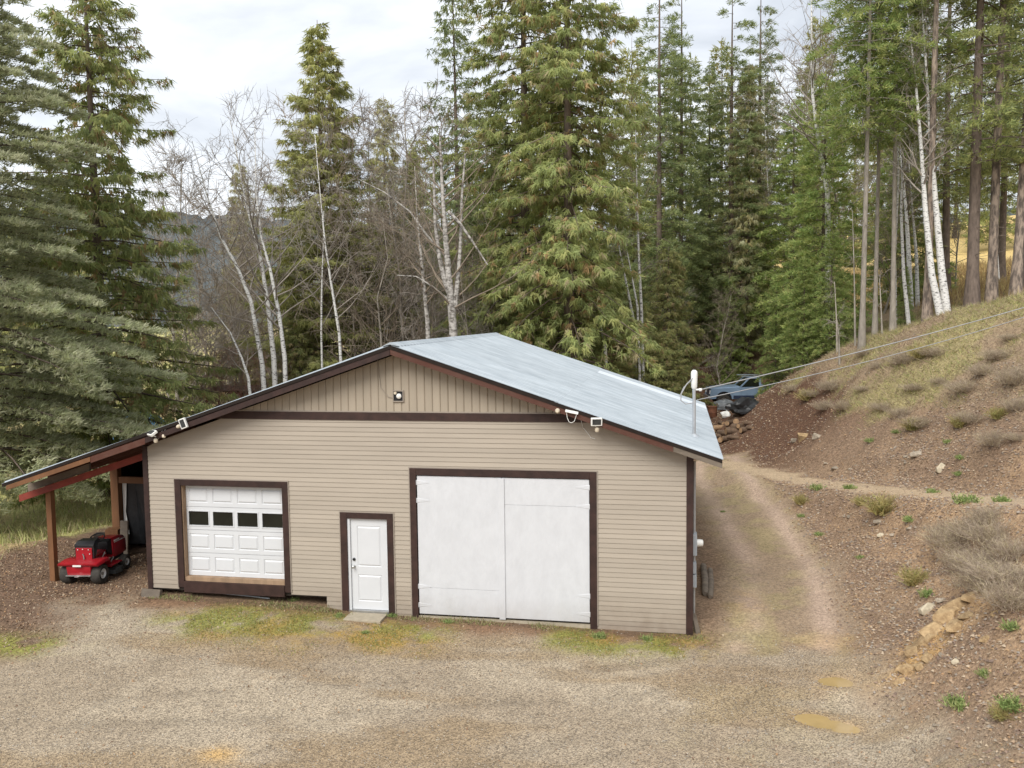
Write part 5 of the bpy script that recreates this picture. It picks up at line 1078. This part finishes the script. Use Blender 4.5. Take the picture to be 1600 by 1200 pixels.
for k, (u, D, tp_) in enumerate([(345, 37, 540), (375, 37.5, 530), (405, 38, 545), (325, 38, 560), (440, 38, 555)]):
    thicket(u, D, tp_, 'low reddish leafless bush behind the left roof slope', k, 'reddish bushes behind the left roof slope')
    b_ = [c for c in C.objects if c.get('group') == 'reddish bushes behind the left roof slope'][-1].children[1]; b_.data = RB; b_.parent.name = 'red_bush'
for k, (u, v, du, dv) in enumerate([(985, 570, 55, -22), (995, 580, 30, 18), (1090, 575, 55, -22)]):
    a = gpt(u, v); b = gpt(u+du, v+dv); o = MB().tube([(a[0], a[1], a[2]+.1), ((a[0]+b[0])/2, (a[1]+b[1])/2, (a[2]+b[2])/2+.35), (b[0], b[1], b[2]+.2)], [.08, .07, .03], 7).build('fallen_branch', M['greybark'], smooth=True)
    tag(o, ['long pale fallen branch on the slope above the roof edge', 'short fallen branch lying lower on the slope above roof', 'fallen branch on brown slope behind the mast'][k], 'branch')
# ---- grass, weeds, bushes
def blades(x, y, h, w_, colr_, rng, lean=.5, curve=True):
    n = len(x); z = hz(x, y)-.01; P = np.stack([x, y, z], 1); D = rng.normal(0, lean, (n, 3)); D[:, 2] = 1; D = unit(D)
    return tris(P, D, h, w_, rng), np.repeat(colr_, 3, 0)
def stuff(name, V, Cc, m, label, cat):
    o = link(name, npmesh(name, V, np.arange(len(V)).reshape(-1, 3), Cc), m); tag(o, label, cat, kind='stuff'); return o
rng = np.random.default_rng(5)
def scatter(n, x0, x1, y0, y1, f):
    x = rng.uniform(x0, x1, n); y = rng.uniform(y0, y1, n); k = rng.random(n) < f(x, y); return x[k], y[k]
def cpick(n, cols, j=.2): c = np.array(cols)[rng.integers(0, len(cols), n)]; return c*rng.uniform(1-j, 1+j, (n, 1))
# moss and low weeds along the garage
def mossf(x, y):
    n1 = fbm(x, y, .5, 4, 3); n2 = fbm(x, y, 1.6, 4, 9); b = np.exp(-((y+.95+(n1-.5)*1.2-.06*(x-1))/.62)**2)
    m = np.maximum(sst(-4.2, -2.6, x)*(1-sst(1.9, 3, x)), sst(4.2, 5, x)*(1-sst(7, 8, x))); return np.clip(b*m*sst(.36, .6, n2)*1.3, 0, 1)
x, y = scatter(60000, -4.5, 8, -2.4, .3, mossf); x = x[:16000]; y = y[:16000]
V, Cc = blades(x, y, rng.uniform(.02, .06, len(x)), rng.uniform(.012, .03, len(x)), cpick(len(x), [(.26, .28, .085), (.32, .29, .09), (.38, .26, .09), (.20, .23, .075)]), rng, .8)
x5, y5 = scatter(5000, -4.5, 7.6, -.28, -.02, lambda x, y: sst(.45, .65, fbm(x, y*0, 1.4, 3, 55))*.8); x5, y5 = x5[(x5 < -.1) | (x5 > 1.25)], y5[(x5 < -.1) | (x5 > 1.25)]
V5, C5 = blades(x5, y5, rng.uniform(.04, .13, len(x5)), rng.uniform(.01, .022, len(x5)), cpick(len(x5), [(.24, .28, .10), (.34, .29, .15), (.40, .33, .19)]), rng, .7)
V = np.concatenate([V, V5]); Cc = np.concatenate([Cc, C5])
stuff('moss_grass', V, Cc, M['grassm'], 'low mossy green and yellow growth along the garage front', 'grass')
# hillside grass
def hillf(x, y):
    z = hbase(x, y); n1 = fbm(x, y, .5, 4, 3); n2 = fbm(x, y, 1.6, 4, 9)
    return sst(2.7, 3.6, z+(n1-.5)*2.0)*sst(10.5, 12, x)*(.35+.65*sst(.4, .6, n1+(n2-.5)*.5))
x, y = scatter(150000, 11, 23, 2, 34, hillf); x = x[:70000]; y = y[:70000]; n1 = fbm(x, y, .5, 4, 3); n2 = fbm(x, y, 1.6, 4, 9); g = sst(.42, .62, n1+(n2-.5)*.5)[:, None]
cA = cpick(len(x), [(.40, .31, .21), (.33, .25, .18), (.48, .39, .25), (.38, .32, .19)]); cB = cpick(len(x), [(.36, .37, .14), (.46, .42, .18), (.29, .33, .12), (.50, .42, .20)])
V, Cc = blades(x, y, rng.uniform(.08, .30, len(x)), rng.uniform(.012, .028, len(x)), np.where(rng.random((len(x), 1)) < g*.55, cB, cA), rng, 1.3)
stuff('hillside_grass', V, Cc, M['grassm'], 'dry brown and green grass covering the hillside above the track', 'grass')
# far yellow grass on the plateau and the pale field on the left
x, y = scatter(30000, 14, 34, 20, 60, lambda x, y: sst(6, 7, hbase(x, y))*.9)
V, Cc = blades(x, y, rng.uniform(.3, .8, len(x)), rng.uniform(.03, .07, len(x)), cpick(len(x), [(.45, .34, .15), (.38, .27, .14), (.30, .20, .12), (.50, .40, .19)]), rng, .35)
stuff('yellow_grass', V, Cc, M['grassm'], 'tall dry yellow grass on the plateau behind the pines', 'grass')
x, y = scatter(42000, -34, -8.6, 1, 34, lambda x, y: (1-sst(-10.4, -9.0, x))*(.4+.6*fbm(x, y, .3, 3, 2)))
V, Cc = blades(x, y, rng.uniform(.12, .5, len(x)), rng.uniform(.02, .05, len(x)), cpick(len(x), [(.46, .47, .20), (.52, .48, .24), (.48, .40, .24), (.40, .43, .17)]), rng, .4)
stuff('field_grass', V, Cc, M['grassm'], 'pale green yellow grass in the field beyond the lean-to', 'grass')
# fallen leaves and twigs on bare soil
def litf(x, y):
    zz = zones(x, y); lot = zz['lot']; return np.clip((1-lot*.93)*(1-zz['ruts']*.9)*(1-.95*zz['track'])*(1-.75*zz['drive'])*(.25+.9*fbm(x, y, .9, 3, 14)), 0, 1)
def flat_leaves(x, y, s, colr_, tilt=.5):
    n = len(x); P = np.stack([x, y, hz(x, y)+.012], 1); a = rng.uniform(0, 6.28, n); A = np.stack([np.cos(a), np.sin(a), rng.normal(0, tilt, n)], 1); B = np.stack([-np.sin(a), np.cos(a), rng.normal(0, tilt, n)], 1)
    q = s[:, None]; return np.stack([P-A*q, P+A*q*.7+B*q*.5, P+A*q*.4-B*q*.6], 1).reshape(-1, 3), np.repeat(colr_, 3, 0)
LC = [(.38, .28, .19), (.31, .21, .13), (.25, .16, .10), (.43, .34, .24), (.20, .12, .08), (.36, .22, .12)]
x1_, y1_ = scatter(26000, 10.2, 17, -7, 12, litf); x2_, y2_ = scatter(26000, -10, -4.4, -6, 3, litf); x3_, y3_ = scatter(26000, 7.6, 17, 12, 40, litf); x4_, y4_ = scatter(6000, -5, 9, -2, 6, lambda x, y: litf(x, y)*((y < -.05) | (x > 7.6)))
x6, y6 = scatter(5000, -7, 10.5, -7, -.5, lambda x, y: .12+.5*sst(.5, .7, fbm(x, y, .6, 3, 66)))
x = np.r_[x1_, x2_, x3_, x4_, x6]; y = np.r_[y1_, y2_, y3_, y4_, y6]
V, Cc = flat_leaves(x, y, rng.uniform(.013, .032, len(x))*(1+np.clip(y, 0, 40)*.012), cpick(len(x), LC, .2))
stuff('leaf_litter', V, Cc, M['litterm'], 'fallen tan and brown leaves strewn over the bare soil', 'leaves')
CHP = [(.38, .27, .18), (.32, .23, .155), (.44, .34, .24), (.27, .19, .14), (.38, .25, .14), (.33, .28, .23), (.21, .15, .115)]
# gravel stones in the yard: little octahedra
def pebbles(x, y, s, colr_):
    n = len(x); P = np.stack([x, y, hz(x, y)+s*.25], 1); O = np.array([(1, 0, 0), (0, 1, 0), (-1, 0, 0), (0, -1, 0), (0, 0, .7), (0, 0, -.7)])
    V = P[:, None]+O[None]*s[:, None, None]*rng.uniform(.6, 1.3, (n, 6, 1)); Fi = np.array([(0, 1, 4), (1, 2, 4), (2, 3, 4), (3, 0, 4)]); F = (Fi[None]+6*np.arange(n)[:, None, None]).reshape(-1, 3)
    return V.reshape(-1, 3), F, np.repeat(colr_, 6, 0)
def pebf(x, y): zz = zones(x, y); return np.clip(zz['lot']+.35*zz['drive']+.5*zz['track']+.12*(x > 10.5), 0, 1)*(.3+.9*fbm(x, y, .7, 3, 44))
x, y = scatter(65000, -8, 16, -7, 5, pebf)
V, F, Cc = pebbles(x, y, rng.uniform(.006, .015, len(x)), cpick(len(x), [(.36, .31, .25), (.27, .23, .19), (.44, .40, .34), (.20, .17, .14), (.33, .27, .20)], .2))
xb, yb = scatter(70000, 10.2, 17, -7, 12, lambda x, y: litf(x, y)*(1-.6*hillf(x, y))); xc, yc = scatter(16000, 8, 16, 12, 34, lambda x, y: litf(x, y)*(1-hillf(x, y)))
xb = np.r_[xb, xc]; yb = np.r_[yb, yc]; V2, F2, C2 = pebbles(xb, yb, (.009+.034*rng.random(len(xb))**3)*(1+np.clip(yb, 0, 30)*.015), cpick(len(xb), CHP, .2))
o = link('bank_rubble', npmesh('bank_rubble', V2, F2, C2), M['stonem']); tag(o, 'loose tan stone chips covering the right bank', 'rubble', kind='stuff')
o = link('gravel', npmesh('gravel', V, F, Cc), M['stonem']); tag(o, 'loose grey tan gravel spread over the yard', 'gravel', kind='stuff')
# dry bushes: arching bare stems
def bush_mesh(seed, n, h, spread, cols, w_=.012):
    r = np.random.default_rng(seed); VV = []; CC = []
    P0 = r.normal(0, spread*.35, (n, 3)); P0[:, 2] = 0; D = np.stack([r.normal(0, .55, n), r.normal(0, .55, n), np.ones(n)], 1); D = unit(D+P0*.6); L = h*r.uniform(.5, 1.1, n); col0 = np.array(cols)[r.integers(0, len(cols), n)]*r.uniform(.75, 1.25, (n, 1))
    P0[n//2:] *= .5; P0 = np.clip(P0, -spread*.45, spread*.45); V = tris(P0, D, L, np.full(n, w_), r); VV.append(V); CC.append(np.repeat(col0, 3, 0))
    for k in range(5):
        Q = P0+D*(L*r.uniform(.3, .95, n))[:, None]; E = unit(D+r.normal(0, .55, (n, 3))); VV.append(tris(Q, E, L*r.uniform(.2, .5, n), np.full(n, w_*.75), r)); CC.append(np.repeat(col0*r.uniform(.8, 1.2, (n, 1)), 3, 0))
    V = np.concatenate(VV); return npmesh('stems', V, np.arange(len(V)).reshape(-1, 3), np.concatenate(CC))
BRN = [(.43, .345, .265), (.49, .40, .30), (.36, .285, .22), (.52, .44, .28)]; YEL = [(.46, .37, .17), (.40, .33, .13), (.36, .35, .13)]; GRN = [(.27, .36, .12), (.33, .41, .15), (.38, .40, .17), (.22, .29, .10)]
BM = [bush_mesh(200+i, 620, .75, .95, BRN, .010) for i in range(4)]; YM = [bush_mesh(210+i, 170, .38, .28, YEL, .014) for i in range(2)]; GM = [bush_mesh(220+i, 110, .17, .30, GRN, .022) for i in range(3)]
for me in BM+YM+GM: me.materials.append(M['grassm'])
def plant(me, name, u, v, s, label, cat, group=None, rz=0.):
    p = gpt(u, v); o = link(name, me); o.location = (p[0], p[1], p[2]-.02); q_ = random.Random(int(u*7+v)); o.scale = (s*q_.uniform(.8, 1.5), s*q_.uniform(.7, 1.2), s*q_.uniform(.45, .85)) if name == 'dry_bush' else (s, s, s*.8); o.rotation_euler = (0, 0, rz); tag(o, label, cat, group)
for k, (u, v, s) in enumerate([(1500, 860, .8), (1545, 890, .85), (1590, 870, .9), (1560, 850, .8), (1520, 835, .75), (1595, 910, .8), (1480, 840, .65), (1585, 945, .7), (1535, 920, .7), (1510, 890, .7), (1570, 905, .8), (1550, 815, .6)]):
    plant(BM[k % 4], 'dry_bush', u, v, s, 'dry grey brown bush in the thicket below the track', 'bush', 'dry bushes below the track', k*1.1)
HB = [(1590, 690), (1555, 695), (1515, 660), (1480, 640), (1440, 665), (1410, 650), (1380, 640), (1350, 670), (1320, 640), (1290, 640), (1350, 610), (1390, 600), (1430, 610), (1470, 600), (1510, 610), (1550, 620), (1590, 640), (1590, 600), (1540, 585), (1330, 590), (1370, 575), (1410, 570), (1460, 555), (1500, 550), (1560, 560), (1300, 610), (1270, 620), (1310, 580), (1240, 610), (1350, 555), (1580, 530), (1530, 530)]
for k, (u, v) in enumerate(HB): plant(BM[k % 4], 'dry_bush', u, v, .5+.4*((k*37) % 10)/10, 'dry grey brown bush on the hillside above the track', 'bush', 'dry bushes on the hillside', k*.9) if k % 4 != 3 else None
for k, (u, v, s) in enumerate([(1380, 805, 1.7), (1426, 672, 1.3), (1262, 625, 1.6), (1500, 668, 1.2), (1252, 788, 1.0), (1430, 915, 1.2), (1440, 560, 1.6), (1560, 655, 1.1), (1345, 792, .8), (1565, 1125, .7)]):
    plant(YM[k % 2], 'grass_clump', u, v, s, 'yellow dry grass clump on the right bank', 'grass clump', 'yellow grass clumps on the bank', k)
for k, (u, v, s) in enumerate([(1510, 786, 1.5), (1458, 770, .9), (1565, 784, 1.1), (1278, 765, 1.2), (1328, 764, 1.1), (1360, 690, 1.0), (1400, 678, .8), (1498, 745, .8), (1502, 718, .8), (1482, 692, .8), (1422, 815, .9), (1449, 933, 1.0), (1500, 1105, 1.1), (1585, 1105, 1.2), (1540, 1060, .7), (1582, 985, .9), (1344, 873, .6), (1280, 838, .7), (1252, 808, .7), (530, 965, .6), (614, 965, .7), (460, 940, .6), (1130, 800, .5), (935, 998, .8), (1010, 1000, .7), (570, 990, .5), (700, 975, .6)]):
    plant(GM[k % 3], 'weed', u, v, s, 'green weed tuft on the right bank' if k < 19 else 'green weed tuft at the garage front', 'weed', 'weed tufts on the bank' if k < 19 else 'weed tufts by the garage', k*.7)
